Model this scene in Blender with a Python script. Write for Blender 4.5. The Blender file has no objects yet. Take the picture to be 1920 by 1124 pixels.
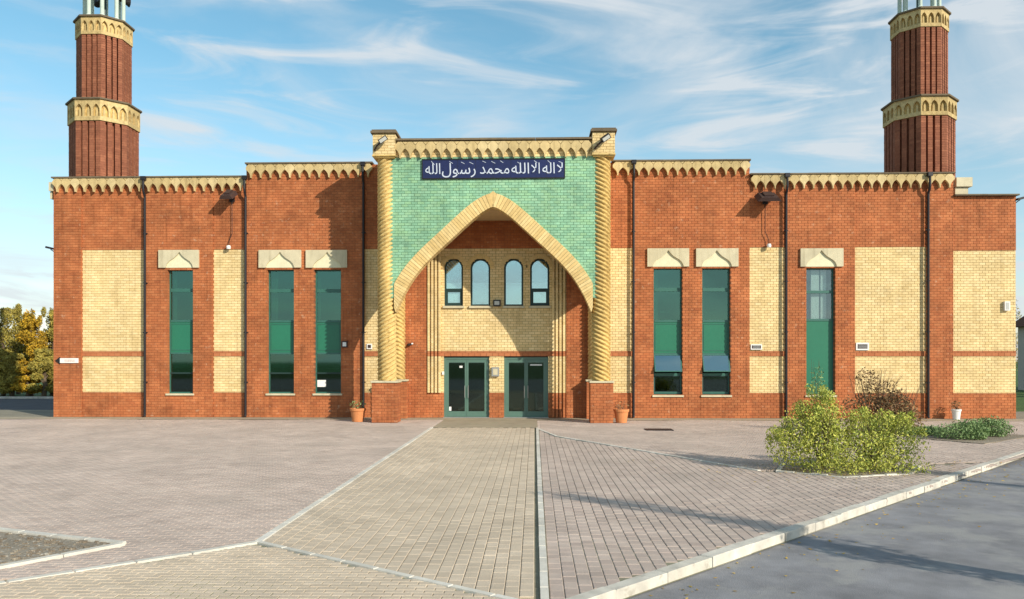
import bpy, bmesh, math, random
import numpy as np
from mathutils import Vector, Matrix
random.seed(7); rng = np.random.default_rng(7)
sc = bpy.context.scene; COL = sc.collection
R = math.radians
# ---------------------------------------------------------------- camera
FPX, DIST, HCAM, HZ = 1500.0, 32.0, 2.3, 676.0
TH = math.atan(42/1500); CT, ST = math.cos(TH), math.sin(TH)
cd = bpy.data.cameras.new('camera'); cam = bpy.data.objects.new('camera', cd); COL.objects.link(cam)
cam.location = (0, -DIST, HCAM); cam.rotation_euler = (R(90), 0, TH)
cd.sensor_width = 36; cd.lens = 36*FPX/1920; cd.shift_y = (HZ-562)/1920; cd.clip_end = 4000; cd.clip_start = .1
sc.camera = cam
# ---------------------------------------------------------------- light
SD = Vector((-1.03, 1.0, -.68)).normalized()          # direction the sunlight travels
sl = bpy.data.lights.new('sun', 'SUN'); sl.energy = 5.0; sl.angle = R(.55); sl.color = (1, .925, .80)
so = bpy.data.objects.new('sun', sl); so.rotation_euler = SD.to_track_quat('-Z', 'Y').to_euler(); so.location = (30, -30, 30); COL.objects.link(so)
w = bpy.data.worlds.new('World'); sc.world = w; w.use_nodes = True
nt = w.node_tree; nt.nodes.clear(); N = nt.nodes.new; L = nt.links.new
out = N('ShaderNodeOutputWorld'); bg = N('ShaderNodeBackground'); sky = N('ShaderNodeTexSky')
sky.sky_type = 'NISHITA'; sky.sun_disc = False; sky.sun_elevation = math.asin(-SD.z)
sky.sun_rotation = math.atan2(-SD.x, -SD.y); sky.air_density = 1.0; sky.dust_density = .4; sky.ozone_density = 1.6
bg.inputs[1].default_value = .105
tc = N('ShaderNodeTexCoord'); sp = N('ShaderNodeSeparateXYZ'); L(tc.outputs['Generated'], sp.inputs[0])
def wm(op, a, b=None):
    n = N('ShaderNodeMath'); n.operation = op
    for i, v in enumerate((a, b)):
        if v is None: continue
        if isinstance(v, (int, float)): n.inputs[i].default_value = v
        else: L(v, n.inputs[i])
    return n.outputs[0]
zz = wm('ADD', wm('MAXIMUM', sp.outputs[2], 0.0), .16)
cx = N('ShaderNodeCombineXYZ'); L(wm('DIVIDE', sp.outputs[0], zz), cx.inputs[0]); L(wm('DIVIDE', sp.outputs[1], zz), cx.inputs[1])
def cloud(rot, scl, nscale, det, lo, hi, dist=.6, off=0):
    mp = N('ShaderNodeMapping'); mp.inputs['Rotation'].default_value = (0, R(rot), R(12)); mp.inputs['Scale'].default_value = scl
    mp.inputs['Location'].default_value = (off, off*.7, off*.3)
    L(tc.outputs['Generated'], mp.inputs[0]); n = N('ShaderNodeTexNoise'); n.inputs['Scale'].default_value = nscale; n.inputs['Detail'].default_value = det
    n.inputs['Roughness'].default_value = .56; n.inputs['Distortion'].default_value = dist; L(mp.outputs[0], n.inputs[0])
    m = N('ShaderNodeMapRange'); m.interpolation_type = 'SMOOTHSTEP'; m.inputs[1].default_value = lo; m.inputs[2].default_value = hi; L(n.outputs[0], m.inputs[0]); return m.outputs[0]
c1 = cloud(18, (1.1, 1.1, 3.4), 1.7, 10, .42, .78, .9, 3.1)
c2 = cloud(24, (1.3, 1.3, 7.5), 2.8, 12, .43, .78, 1.2, 7.7)
c3 = cloud(10, (1, 1, 1.6), 1.6, 3, .32, .66, .3, 1.3)
ctot = wm('MINIMUM', wm('ADD', wm('MULTIPLY', c1, wm('ADD', wm('MULTIPLY', c3, .80), .22)), wm('MULTIPLY', wm('MULTIPLY', c2, .95), wm('ADD', c3, .22))), .86)
low = N('ShaderNodeMapRange'); low.inputs[1].default_value = .0; low.inputs[2].default_value = .34; low.inputs[3].default_value = .46; low.inputs[4].default_value = .04; L(sp.outputs[2], low.inputs[0])
cf = wm('MINIMUM', wm('ADD', ctot, low.outputs[0]), .88)
hs = N('ShaderNodeHueSaturation'); hs.inputs['Saturation'].default_value = 1.16; hs.inputs['Value'].default_value = 1.62; hs.inputs['Hue'].default_value = .474; L(sky.outputs[0], hs.inputs['Color'])
mx = N('ShaderNodeMix'); mx.data_type = 'RGBA'; L(cf, mx.inputs[0]); L(hs.outputs[0], mx.inputs[6]); mx.inputs[7].default_value = (6.9, 7.4, 7.8, 1)
L(mx.outputs[2], bg.inputs[0]); L(bg.outputs[0], out.inputs[0])
sc.view_settings.view_transform = 'Standard'; sc.view_settings.look = 'None'; sc.view_settings.exposure = 0.0; sc.view_settings.gamma = 1
sc.view_settings.use_curve_mapping = False
sc.cycles.max_bounces = 6; sc.cycles.diffuse_bounces = 3; sc.cycles.glossy_bounces = 3; sc.cycles.transparent_max_bounces = 12

def W(px, Y=0.0):                     # world X of a photo column on the plane Y
    t = (px-960)/FPX; d = Y+DIST
    return (t*d*CT-d*ST)/(CT+t*ST)
def Z(px, py, Y=0.0):                 # world height of a photo point on the plane Y
    X = W(px, Y); dep = -X*ST+(Y+DIST)*CT
    return HCAM+(HZ-py)/FPX*dep
# ---------------------------------------------------------------- materials
MATS = {}
def mat(name, cols, rough=.85, vary=.12, nscale=6., spots=None, bump=.15, metal=0., streak=False, bscale=60., spec=.3, stain=.0, sat=None):
    """cols: list of colours picked per piece; world-space noise adds wear."""
    m = bpy.data.materials.new(name); m.use_nodes = True; t = m.node_tree; n = t.nodes.new; l = t.links.new
    b = t.nodes['Principled BSDF']; b.inputs['Roughness'].default_value = rough; b.inputs['Metallic'].default_value = metal
    b.inputs['Specular IOR Level'].default_value = spec
    g = n('ShaderNodeNewGeometry'); at = n('ShaderNodeAttribute'); at.attribute_name = 'tint'
    oi = n('ShaderNodeObjectInfo')
    a = n('ShaderNodeMath'); a.operation = 'ADD'; l(at.outputs['Fac'], a.inputs[0]); l(oi.outputs['Random'], a.inputs[1])
    fr = n('ShaderNodeMath'); fr.operation = 'FRACT'; l(a.outputs[0], fr.inputs[0])
    rp = n('ShaderNodeValToRGB'); el = rp.color_ramp.elements
    if len(cols) == 1: cols = cols*2
    for i, c in enumerate(cols):
        e = el[i] if i < 2 else el.new(1)
        e.position = i/(len(cols)-1); e.color = (*c, 1)
    l(fr.outputs[0], rp.inputs[0])
    no = n('ShaderNodeTexNoise'); no.inputs['Scale'].default_value = nscale; no.inputs['Detail'].default_value = 6; l(g.outputs['Position'], no.inputs[0])
    n2 = n('ShaderNodeTexNoise'); n2.inputs['Scale'].default_value = .7; n2.inputs['Detail'].default_value = 4; l(g.outputs['Position'], n2.inputs[0])
    s = n('ShaderNodeMath'); s.operation = 'ADD'; l(no.outputs[0], s.inputs[0]); l(n2.outputs[0], s.inputs[1])
    mr = n('ShaderNodeMapRange'); mr.inputs[1].default_value = .6; mr.inputs[2].default_value = 1.4; mr.inputs[3].default_value = 1-vary; mr.inputs[4].default_value = 1+vary
    l(s.outputs[0], mr.inputs[0])
    hs = n('ShaderNodeHueSaturation'); l(mr.outputs[0], hs.inputs['Value']); l(rp.outputs[0], hs.inputs['Color'])
    col = hs.outputs[0]
    if spots:
        sc_, c, th, amt = spots
        vs = n('ShaderNodeTexNoise'); vs.inputs['Scale'].default_value = sc_; vs.inputs['Detail'].default_value = 5; vs.inputs['Roughness'].default_value = .65
        l(g.outputs['Position'], vs.inputs[0])
        m2 = n('ShaderNodeMapRange'); m2.inputs[1].default_value = th; m2.inputs[2].default_value = th+.12; m2.inputs[4].default_value = amt; l(vs.outputs[0], m2.inputs[0])
        mi = n('ShaderNodeMix'); mi.data_type = 'RGBA'; l(m2.outputs[0], mi.inputs[0]); l(col, mi.inputs[6]); mi.inputs[7].default_value = (*c, 1); col = mi.outputs[2]
    if stain:                     # dirt that has run down in vertical streaks
        mp = n('ShaderNodeMapping'); mp.inputs['Scale'].default_value = (5, 5, .35); l(g.outputs['Position'], mp.inputs[0])
        v = n('ShaderNodeTexNoise'); v.inputs['Scale'].default_value = 1.6; v.inputs['Detail'].default_value = 6; l(mp.outputs[0], v.inputs[0])
        m3 = n('ShaderNodeMapRange'); m3.inputs[1].default_value = .52; m3.inputs[2].default_value = .75; m3.inputs[4].default_value = stain; l(v.outputs[0], m3.inputs[0])
        mi = n('ShaderNodeMix'); mi.data_type = 'RGBA'; mi.blend_type = 'MULTIPLY'; l(m3.outputs[0], mi.inputs[0]); l(col, mi.inputs[6]); mi.inputs[7].default_value = (.42, .37, .30, 1); col = mi.outputs[2]
    l(col, b.inputs['Base Color'])
    if bump:
        nb = n('ShaderNodeTexNoise'); nb.inputs['Scale'].default_value = bscale; nb.inputs['Detail'].default_value = 4; l(g.outputs['Position'], nb.inputs[0])
        bp = n('ShaderNodeBump'); bp.inputs['Strength'].default_value = bump; bp.inputs['Distance'].default_value = .02; l(nb.outputs[0], bp.inputs['Height']); l(bp.outputs[0], b.inputs['Normal'])
    MATS[name] = m; return m
mat('red_brick', [(.44,.145,.052),(.39,.12,.042),(.47,.165,.062),(.42,.135,.048),(.45,.15,.055),(.35,.105,.038)], vary=.34, nscale=2.2, spots=(5.5,(.60,.37,.23),.61,.65), bump=.35, stain=.5)
mat('red_mortar', [(.24,.095,.045),(.28,.11,.055)], vary=.2)
mat('cornice_stone', [(.58,.44,.21),(.52,.39,.18),(.64,.50,.26)], vary=.25, bump=.5, stain=.5, nscale=5)
mat('pale_plaster', [(.72,.68,.46)], vary=.1, stain=.15)
mat('frieze', [(.55,.41,.19),(.48,.35,.15),(.6,.46,.22)], vary=.4, nscale=9, bump=.8, bscale=25, stain=.4)
mat('cream_brick', [(.78,.59,.29),(.73,.545,.26),(.81,.63,.33),(.76,.57,.28),(.68,.50,.23)], vary=.2, nscale=2.5, bump=.35, stain=.3)
mat('cream_mortar', [(.36,.25,.09),(.31,.21,.075)], vary=.15)
mat('yellow_brick', [(.66,.47,.18),(.58,.40,.14),(.70,.52,.22),(.62,.44,.16)], vary=.35, nscale=9, bump=.5, stain=.55)
mat('arch_brick', [(.70,.50,.21),(.60,.42,.17),(.75,.56,.26),(.66,.47,.20)], vary=.2, bump=.3)
mat('green_brick', [(.25,.47,.29),(.21,.41,.25),(.28,.51,.32),(.26,.46,.25),(.30,.51,.31)], rough=.38, vary=.3, nscale=3, bump=.45, bscale=25, spec=.5, stain=.35)
mat('green_mortar', [(.09,.22,.12),(.08,.19,.10)])
mat('terracotta', [(.47,.17,.07),(.42,.14,.055),(.50,.20,.085)], vary=.14)
mat('minaret_brick', [(.29,.105,.055),(.24,.085,.045),(.33,.125,.065)], vary=.32, nscale=10, bump=.6, bscale=30, spots=(2.5,(.5,.26,.14),.69,.5))
mat('pale_stone', [(.56,.50,.33),(.60,.53,.36)], vary=.16, nscale=3, stain=.4, bump=.25)
mat('dark_coping', [(.13,.10,.065),(.17,.13,.08)], vary=.3, bump=.3)
mat('black_metal', [(.02,.018,.02)], rough=.45, vary=.1, bump=0)
mat('brown_metal', [(.06,.035,.03)], rough=.5, vary=.1, bump=0)
mat('green_frame', [(.035,.13,.10)], rough=.4, vary=.08, bump=0, spec=.5)
mat('dark_frame', [(.02,.045,.04)], rough=.4, vary=.08, bump=0)
mat('door_frame', [(.09,.17,.13)], rough=.4, vary=.1, bump=0, spec=.5)
mat('green_panel', [(.02,.16,.09)], rough=.35, vary=.06, bump=0, spec=.5)
mat('white_paint', [(.78,.77,.72)], rough=.5, vary=.05, bump=0)
mat('grey_metal', [(.4,.4,.38)], rough=.35, vary=.1, metal=.6, bump=0)
mat('ceiling', [(.55,.40,.22)], vary=.1)
mat('interior_wall', [(.42,.50,.46)], vary=.1, bump=0)
mat('interior_floor', [(.16,.17,.15)], vary=.1, bump=0)
mat('blind_reflection_grey', [(.12,.17,.18)], vary=.05, bump=0)  # slats in the tall windows; dull reflections painted behind the arched panes
mat('reflection_pale', [(.84,.93,.92)], vary=.22, nscale=5, bump=0, spots=(5,(.1,.2,.2),.60,.8))  # bright reflections of the arched windows, put into a sheet's colour
mat('sign_blue', [(.012,.016,.075)], rough=.3, vary=.25, nscale=12, bump=.1, spec=.5)
mat('sign_white', [(.55,.60,.68)], rough=.4, vary=.1, bump=0)
mat('terracotta_pot', [(.62,.24,.09)], vary=.15, bump=.1)
mat('soil', [(.07,.05,.03)], vary=.3, nscale=20, bump=.5)
mat('mulch', [(.22,.17,.12),(.32,.27,.2)], vary=.4, nscale=30, bump=1., bscale=25, spots=(14,(.6,.56,.48),.55,.8))
mat('paver_pink', [(.50,.395,.33),(.46,.37,.31),(.52,.42,.35),(.48,.385,.32),(.43,.34,.285)], vary=.2, bump=.4, nscale=2.2, spots=(.55,(.37,.305,.255),.52,.5))
mat('paver_beige', [(.56,.455,.335),(.53,.43,.315),(.60,.49,.365),(.51,.41,.30)], vary=.18, bump=.4, nscale=2.2, spots=(.5,(.43,.355,.265),.52,.5))
mat('joint_sand', [(.27,.235,.18),(.22,.22,.13)], vary=.3, nscale=15, bump=.4)
mat('apron', [(.40,.335,.235),(.37,.31,.22)], vary=.18, nscale=3, bump=.4, spots=(2.2,(.27,.27,.14),.56,.6))
mat('kerb_stone', [(.58,.54,.46),(.52,.48,.40),(.62,.58,.50)], vary=.3, nscale=5, bump=.25, bscale=45, spots=(4,(.30,.27,.21),.57,.6))
mat('edging', [(.64,.60,.51),(.58,.54,.46),(.67,.63,.55)], vary=.22, nscale=5, bump=.2, spots=(4,(.38,.34,.27),.6,.6))
mat('asphalt', [(.24,.235,.24)], vary=.3, nscale=3, bump=.45, bscale=90, spots=(.9,(.33,.32,.30),.50,.7))
mat('asphalt_dark', [(.10,.10,.105)], vary=.2, nscale=3, bump=.6)
mat('grass', [(.07,.12,.025)], vary=.45, nscale=8, bump=1., bscale=40)
mat('leaf_lime', [(.50,.50,.08),(.33,.37,.06),(.60,.57,.11),(.20,.25,.05),(.42,.44,.08)], rough=.6, vary=.25, bump=0)
mat('leaf_green', [(.17,.27,.09),(.25,.35,.14),(.12,.19,.06)], rough=.6, vary=.3, bump=0)
mat('leaf_brown', [(.27,.16,.08),(.20,.12,.06),(.34,.23,.09)], rough=.7, vary=.3, bump=0)
mat('leaf_autumn', [(.60,.34,.02),(.42,.24,.02),(.26,.20,.025),(.66,.42,.03),(.34,.20,.02)], rough=.7, vary=.4, nscale=1.2, bump=0)
mat('leaf_olive', [(.36,.29,.055),(.26,.23,.05),(.44,.33,.06),(.20,.18,.045)], rough=.7, vary=.4, nscale=1.2, bump=0)
mat('bark', [(.12,.085,.055)], vary=.3, bump=.6)
mat('roof_tile', [(.13,.06,.04),(.17,.08,.05)], vary=.2)
mat('render_wall', [(.5,.45,.38)], vary=.1)
mat('lamp_glass', [(.5,.5,.45)], rough=.2, vary=.05, bump=0)
mat('paper', [(.8,.8,.76)], vary=.05, bump=0)
mat('minaret_pale', [(.50,.58,.50)], vary=.15, bump=.1)
def glass(name, tint, gl, fac):
    m = bpy.data.materials.new(name); m.use_nodes = True; t = m.node_tree; t.nodes.clear(); n = t.nodes.new
    o = n('ShaderNodeOutputMaterial'); a = n('ShaderNodeBsdfTransparent'); a.inputs[0].default_value = (*tint, 1)
    g = n('ShaderNodeBsdfGlossy'); g.inputs['Color'].default_value = (*gl, 1); g.inputs['Roughness'].default_value = .03
    ge = n('ShaderNodeNewGeometry'); no = n('ShaderNodeTexNoise'); no.inputs['Scale'].default_value = 1.1; t.links.new(ge.outputs['Position'], no.inputs[0])
    bp = n('ShaderNodeBump'); bp.inputs['Strength'].default_value = .03; bp.inputs['Distance'].default_value = .006; t.links.new(no.outputs[0], bp.inputs['Height']); t.links.new(bp.outputs[0], g.inputs['Normal'])
    mi = n('ShaderNodeMixShader'); mi.inputs[0].default_value = fac
    t.links.new(a.outputs[0], mi.inputs[1]); t.links.new(g.outputs[0], mi.inputs[2]); t.links.new(mi.outputs[0], o.inputs[0]); MATS[name] = m
glass('glass_teal', (.28,.50,.43), (.36,.66,.58), .22)
glass('glass_sky', (.3,.45,.42), (.72,.86,.80), .5)
glass('glass_arched', (.85,.95,.93), (.75,.92,.95), .38)
glass('glass_dark', (.22,.32,.29), (.5,.65,.6), .13)
glass('glass_clear', (.78,.86,.84), (.6,.75,.78), .2)
def textured_brick(name, c1, c2, mort, course=.105, ln=.24):
    """coursed brickwork for faces too far or hidden to tell bricks apart"""
    m = bpy.data.materials.new(name); m.use_nodes = True; t = m.node_tree; n = t.nodes.new; l = t.links.new
    b = t.nodes['Principled BSDF']; b.inputs['Roughness'].default_value = .85; g = n('ShaderNodeNewGeometry'); s = n('ShaderNodeSeparateXYZ'); l(g.outputs['Position'], s.inputs[0])
    a = n('ShaderNodeMath'); a.operation = 'ADD'; l(s.outputs[0], a.inputs[0]); l(s.outputs[1], a.inputs[1])
    c = n('ShaderNodeCombineXYZ'); l(a.outputs[0], c.inputs[0]); l(s.outputs[2], c.inputs[1])
    bt = n('ShaderNodeTexBrick'); bt.inputs['Scale'].default_value = 1; bt.inputs['Brick Width'].default_value = ln; bt.inputs['Row Height'].default_value = course; bt.inputs['Mortar Size'].default_value = .006
    bt.inputs['Color1'].default_value = (*c1, 1); bt.inputs['Color2'].default_value = (*c2, 1); bt.inputs['Mortar'].default_value = (*mort, 1); l(c.outputs[0], bt.inputs[0])
    l(bt.outputs[0], b.inputs['Base Color']); bp = n('ShaderNodeBump'); bp.inputs['Strength'].default_value = .5; bp.inputs['Distance'].default_value = .01; bp.invert = True
    l(bt.outputs['Fac'], bp.inputs['Height']); l(bp.outputs[0], b.inputs['Normal']); MATS[name] = m
textured_brick('red_face', (.43,.14,.05), (.38,.115,.04), (.3,.12,.06))
textured_brick('cream_face', (.76,.56,.26), (.70,.50,.22), (.42,.31,.14))
# ---------------------------------------------------------------- builders
def set_tint(me, vals):
    a = me.attributes.new('tint', 'FLOAT', 'FACE'); a.data.foreach_set('value', np.asarray(vals, dtype=np.float32))
def mesh_np(name, V, F, tint=None, smooth=False):
    V = np.asarray(V, dtype=np.float32); F = np.asarray(F, dtype=np.int32); k = F.shape[1]
    me = bpy.data.meshes.new(name); me.vertices.add(len(V)); me.vertices.foreach_set('co', V.ravel())
    me.loops.add(F.size); me.loops.foreach_set('vertex_index', F.ravel())
    me.polygons.add(len(F)); me.polygons.foreach_set('loop_start', np.arange(0, F.size, k, dtype=np.int32))
    me.polygons.foreach_set('use_smooth', np.full(len(F), smooth, dtype=bool))
    me.update(calc_edges=True)
    if tint is not None: set_tint(me, tint)
    return me
BF = np.array([[0,1,5,4],[1,2,6,5],[3,0,4,7],[4,5,6,7],[3,2,1,0],[2,3,7,6]])
def boxes_mesh(name, B, tints=None):
    B = np.asarray(B, dtype=np.float32).reshape(-1, 6); n = len(B)   # x0 x1 y0 y1 z0 z1
    x0, x1, y0, y1, z0, z1 = B.T
    V = np.stack([np.stack(v, 1) for v in ((x0,y0,z0),(x1,y0,z0),(x1,y1,z0),(x0,y1,z0),(x0,y0,z1),(x1,y0,z1),(x1,y1,z1),(x0,y1,z1))], 1).reshape(-1, 3)
    F = (BF[None]+(np.arange(n)*8)[:, None, None]).reshape(-1, 4)
    t = rng.random(n) if tints is None else np.asarray(tints)
    return mesh_np(name, V, F, np.repeat(t, 6))
def link(name, me, m, parent=None, label=None, kind=None, pw=True):
    o = bpy.data.objects.new(name, me); COL.objects.link(o)
    if m and not me.materials: me.materials.append(MATS[m])
    if parent:
        o.parent = parent
        if pw and parent.type == 'EMPTY': o.matrix_parent_inverse = Matrix.Translation(-Vector(parent.location))
    if label: o['label'] = label
    if kind: o['kind'] = kind
    return o
def thing(name, label, cat, loc=(0,0,0), group=None):
    o = bpy.data.objects.new(name, None); COL.objects.link(o); o.location = loc; o.empty_display_size = .3
    o['label'] = label; o['category'] = cat
    if group: o['group'] = group
    return o
def tag(o, label, cat, group=None):
    o['label'] = label; o['category'] = cat
    if group: o['group'] = group
    return o
def box(name, B, m, parent=None, **k):
    return link(name, boxes_mesh(name, B), m, parent, **k)
def join(name, parts):            # parts: list of (V,F lists)
    V = []; F = []
    for v, f in parts:
        o = len(V); V += list(v); F += [tuple(i+o for i in q) for q in f]
    me = bpy.data.meshes.new(name); me.from_pydata(V, [], F); me.update(); return me
def prism(poly, y0, y1):          # polygon in x,z extruded along y
    n = len(poly); V = [(x, y0, z) for x, z in poly]+[(x, y1, z) for x, z in poly]
    A = sum(poly[i][0]*poly[(i+1) % n][1]-poly[(i+1) % n][0]*poly[i][1] for i in range(n))
    s = 1 if A > 0 else -1
    F = [tuple(range(n))[::s], tuple(range(n, 2*n))[::-s]]
    for i in range(n):
        j = (i+1) % n; F.append((j, i, i+n, j+n)[::s])
    return V, F
def tube(path, r, seg=10, cap=True):
    path = [Vector(p) for p in path]; V = []; F = []
    up = Vector((.31, .83, .46))
    rr = r if isinstance(r, (list, tuple)) else [r]*len(path)
    for i, p in enumerate(path):
        d = (path[min(i+1, len(path)-1)]-path[max(i-1, 0)]).normalized(); a = d.cross(up).normalized(); b = d.cross(a)
        for k in range(seg):
            t = 2*math.pi*k/seg; V.append(tuple(p+(a*math.cos(t)+b*math.sin(t))*rr[i]))
    for i in range(len(path)-1):
        for k in range(seg):
            k2 = (k+1) % seg; F.append((i*seg+k, i*seg+k2, (i+1)*seg+k2, (i+1)*seg+k))
    if cap: F.append(tuple(range(seg))[::-1]); F.append(tuple(range((len(path)-1)*seg, len(path)*seg)))
    return V, F
def lathe(prof, seg=24, c=(0,0,0)):
    V = []; F = []
    for r_, z_ in prof:
        for k in range(seg):
            t = 2*math.pi*k/seg; V.append((c[0]+r_*math.cos(t), c[1]+r_*math.sin(t), c[2]+z_))
    for i in range(len(prof)-1):
        for k in range(seg):
            k2 = (k+1) % seg; F.append((i*seg+k, i*seg+k2, (i+1)*seg+k2, (i+1)*seg+k))
    return V, F
def bx(x0, x1, y0, y1, z0, z1):
    V = [(x0,y0,z0),(x1,y0,z0),(x1,y1,z0),(x0,y1,z0),(x0,y0,z1),(x1,y0,z1),(x1,y1,z1),(x0,y1,z1)]
    return V, [tuple(f) for f in BF.tolist()]
def xf(vf, M): return [tuple(M @ Vector(v)) for v in vf[0]], vf[1]
# ---------------------------------------------------------------- brickwork
CH, BL, JT = .1043, .24, .013
class Wall:
    def __init__(s, parent): s.p = parent; s.b = {}; s.c = {}
    def region(s, x0, x1, z0, z1, y, kind, holes=None, depth=.25, ch=CH, bl=BL, mort=None, dback=.06):
        k0 = int(math.floor(z0/ch+1e-6)); k1 = int(math.ceil(z1/ch-1e-6)); runs = {}
        core = s.c.setdefault(mort or kind[1], []); bl_ = s.b.setdefault(kind[0], [])
        for k in range(k0, k1):
            za, zb = max(z0, k*ch), min(z1, (k+1)*ch)
            if zb-za < .012: continue
            iv = [(x0, x1)]
            if holes:
                for h in holes:
                    r = h((za+zb)/2)
                    if r:
                        nv = []
                        for a, b in iv:
                            if r[1] <= a or r[0] >= b: nv.append((a, b)); continue
                            if r[0] > a: nv.append((a, r[0]))
                            if r[1] < b: nv.append((r[1], b))
                        iv = nv
            nr = {}
            for a, b in iv:
                key = (round(a, 4), round(b, 4))
                nr[key] = runs.pop(key) if key in runs else za
                off = (k % 2)*bl/2
                x = math.floor((a-off)/bl)*bl+off
                while x < b-1e-4:
                    xa, xb = max(a, x), min(b, x+bl)
                    if xb-xa > .03:
                        el, er = xa <= a+1e-5, xb >= b-1e-5
                        # jitter each brick face by a few mm
                        jy = random.gauss(0, .0011)
                        bl_.append((xa+(0 if el else JT/2), xb-(0 if er else JT/2), y+jy, y+(depth-.01 if (el or er) else dback), za+JT/2, zb-JT/2))
                    x += bl
            for key, zs in runs.items(): core.append((key[0]+.005, key[1]-.005, y+.011, y+depth, zs, za))
            runs = nr; zl = zb
        for key, zs in runs.items(): core.append((key[0]+.005, key[1]-.005, y+.011, y+depth, zs, zl))
    def build(s, nobj=300, names=None):
        al = []
        for k, L_ in s.b.items():
            for b in L_: al.append((k, b))
        def pri(kb):
            b = kb[1]; full = (b[1]-b[0] > .2) and (b[5]-b[4] > .085)
            if not full: return 1e9
            return math.hypot((b[0]+b[1])/2, (b[4]+b[5])/2-HCAM, b[2]+DIST)
        idx = sorted(range(len(al)), key=lambda i: pri(al[i]))
        pick = set(i for i in idx[:nobj] if pri(al[i]) < 1e8)
        unit = {}
        for i in sorted(pick):
            k, b = al[i]
            if k not in unit:
                unit[k] = mesh_np('brick_'+k, [(-.5,-.5,-.5),(.5,-.5,-.5),(.5,.5,-.5),(-.5,.5,-.5),(-.5,-.5,.5),(.5,-.5,.5),(.5,.5,.5),(-.5,.5,.5)], BF); unit[k].materials.append(MATS[k])
            o = link('brick', unit[k], k, s.p)
            o.location = ((b[0]+b[1])/2, (b[2]+b[3])/2, (b[4]+b[5])/2); o.scale = (b[1]-b[0], b[3]-b[2], b[5]-b[4])
        rest = {}
        for i, (k, b) in enumerate(al):
            if i not in pick: rest.setdefault(k, []).append(b)
        for k, L_ in rest.items(): box(k.replace('_brick', '_brickwork') if 'brick' in k else k+'_course', L_, k, s.p, kind='stuff')
        for k, L_ in s.c.items(): box(k.replace('_mortar', '_mortar_core'), L_, k, s.p, kind='stuff')
RED = ('red_brick', 'red_mortar'); CREAM = ('cream_brick', 'cream_mortar'); GREEN = ('green_brick', 'green_mortar'); TERRA = ('terracotta', 'red_mortar')
def rect_hole(x0, x1, z0, z1): return lambda z: (x0, x1) if z0 < z < z1 else None
def round_hole(x0, x1, z0, z1):
    r = (x1-x0)/2; xc = (x0+x1)/2; zs = z1-r
    def f(z):
        if z < z0 or z > z1: return None
        if z <= zs: return (x0, x1)
        h = math.sqrt(max(0, r*r-(z-zs)**2)); return (xc-h, xc+h)
    return f
# ---------------------------------------------------------------- ground
def G(px, py):                        # ground point seen at a photo position (used to read the plan of the place)
    dep = FPX*HCAM/(py-HZ); dx = (px-960)/FPX*dep
    return (dx*CT-dep*ST, dx*ST+dep*CT-DIST)
def sheet(name, poly, z, m, thick=None, parent=None, kind='structure'):
    if thick is None:
        me = bpy.data.meshes.new(name); me.from_pydata([(x, y, z) for x, y in poly], [], [tuple(range(len(poly)))]); me.update()
    else:
        n = len(poly); V = [(x, y, z) for x, y in poly]+[(x, y, z-thick) for x, y in poly]
        F = [tuple(range(n))]+[((i+1) % n, i, i+n, (i+1) % n+n) for i in range(n)]
        me = bpy.data.meshes.new(name); me.from_pydata(V, [], F); me.update()
    return link(name, me, m, parent, kind=kind)
def inside(poly, P):
    x, y = P[:, 0], P[:, 1]; c = np.zeros(len(P), bool); n = len(poly)
    for i in range(n):
        x1, y1 = poly[i]; x2, y2 = poly[(i+1) % n]
        if y1 == y2: continue
        t = ((y1 > y) != (y2 > y)) & (x < (x2-x1)*(y-y1)/(y2-y1)+x1); c ^= t
    return c
sheet('ground', [(-900,-900),(900,-900),(900,1500),(-900,1500)], -.17, 'grass')
K0 = (1.24, -23.42); K1 = (12.34, -11.47)              # front kerb of the forecourt
kd = Vector((K1[0]-K0[0], K1[1]-K0[1])).normalized(); kn = Vector((kd.y, -kd.x))
Ka = (K0[0]-kd.x*9, K0[1]-kd.y*9); Kb = (K0[0]+kd.x*38, K0[1]+kd.y*38)
road_poly = [Ka, Kb, (60, Kb[1]), (60, -60), (-60, -60), (-60, -34), (Ka[0]-1, -34)]
sheet('road', [(Ka[0]-.2*kn.x, Ka[1]-.2*kn.y), (Kb[0], Kb[1]), (70, 4), (70, -70), (-50, -70), (-50, -31)], -.115, 'asphalt')
fc_poly = [(-45, -30.5), (Ka[0], Ka[1]), (Kb[0], Kb[1]), (26, 5), (-45, 5)]
fore = sheet('forecourt', fc_poly, -.03, 'joint_sand', .13)
sheet('side_road', [(-120, 5.2), (-19.9, 5.2), (-19.9, 17), (-120, 17)], -.10, 'asphalt_dark')
# edging lines
def strip(p, q, wd, z, m, name, parent, th=.06, seg=.6, jit=.0018):
    p = Vector((*p, 0)); q = Vector((*q, 0)); d = (q-p); Ln = d.length; d.normalize(); n = Vector((-d.y, d.x, 0)); k = max(1, round(Ln/seg))
    base = None
    for i in range(k):
        a = p+d*(Ln*i/k+.004); b = p+d*(Ln*(i+1)/k-.004); j = random.uniform(-jit, jit); e = random.uniform(-jit, jit); hz = wd/2
        V = [a-n*hz, b-n*hz, b+n*hz, a+n*hz]; ch = min(.012, th/3)
        vs = [(*v.xy, z-th+j) for v in V]+[(*v.xy, z-ch+j) for v in V]+[(*(v+(-n if s_ > 0 else n)*0+((a+b)/2-v).normalized()*ch).xy, z+j) for v, s_ in zip(V, (1,1,-1,-1))]
        me = bpy.data.meshes.new(name); me.from_pydata([(x+n.x*e, y+n.y*e, zc) for x, y, zc in vs], [], [(0,1,5,4),(1,2,6,5),(2,3,7,6),(3,0,4,7),(4,5,9,8),(5,6,10,9),(6,7,11,10),(7,4,8,11),(8,9,10,11)]); me.update()
        link(name, me, m, parent)
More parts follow.
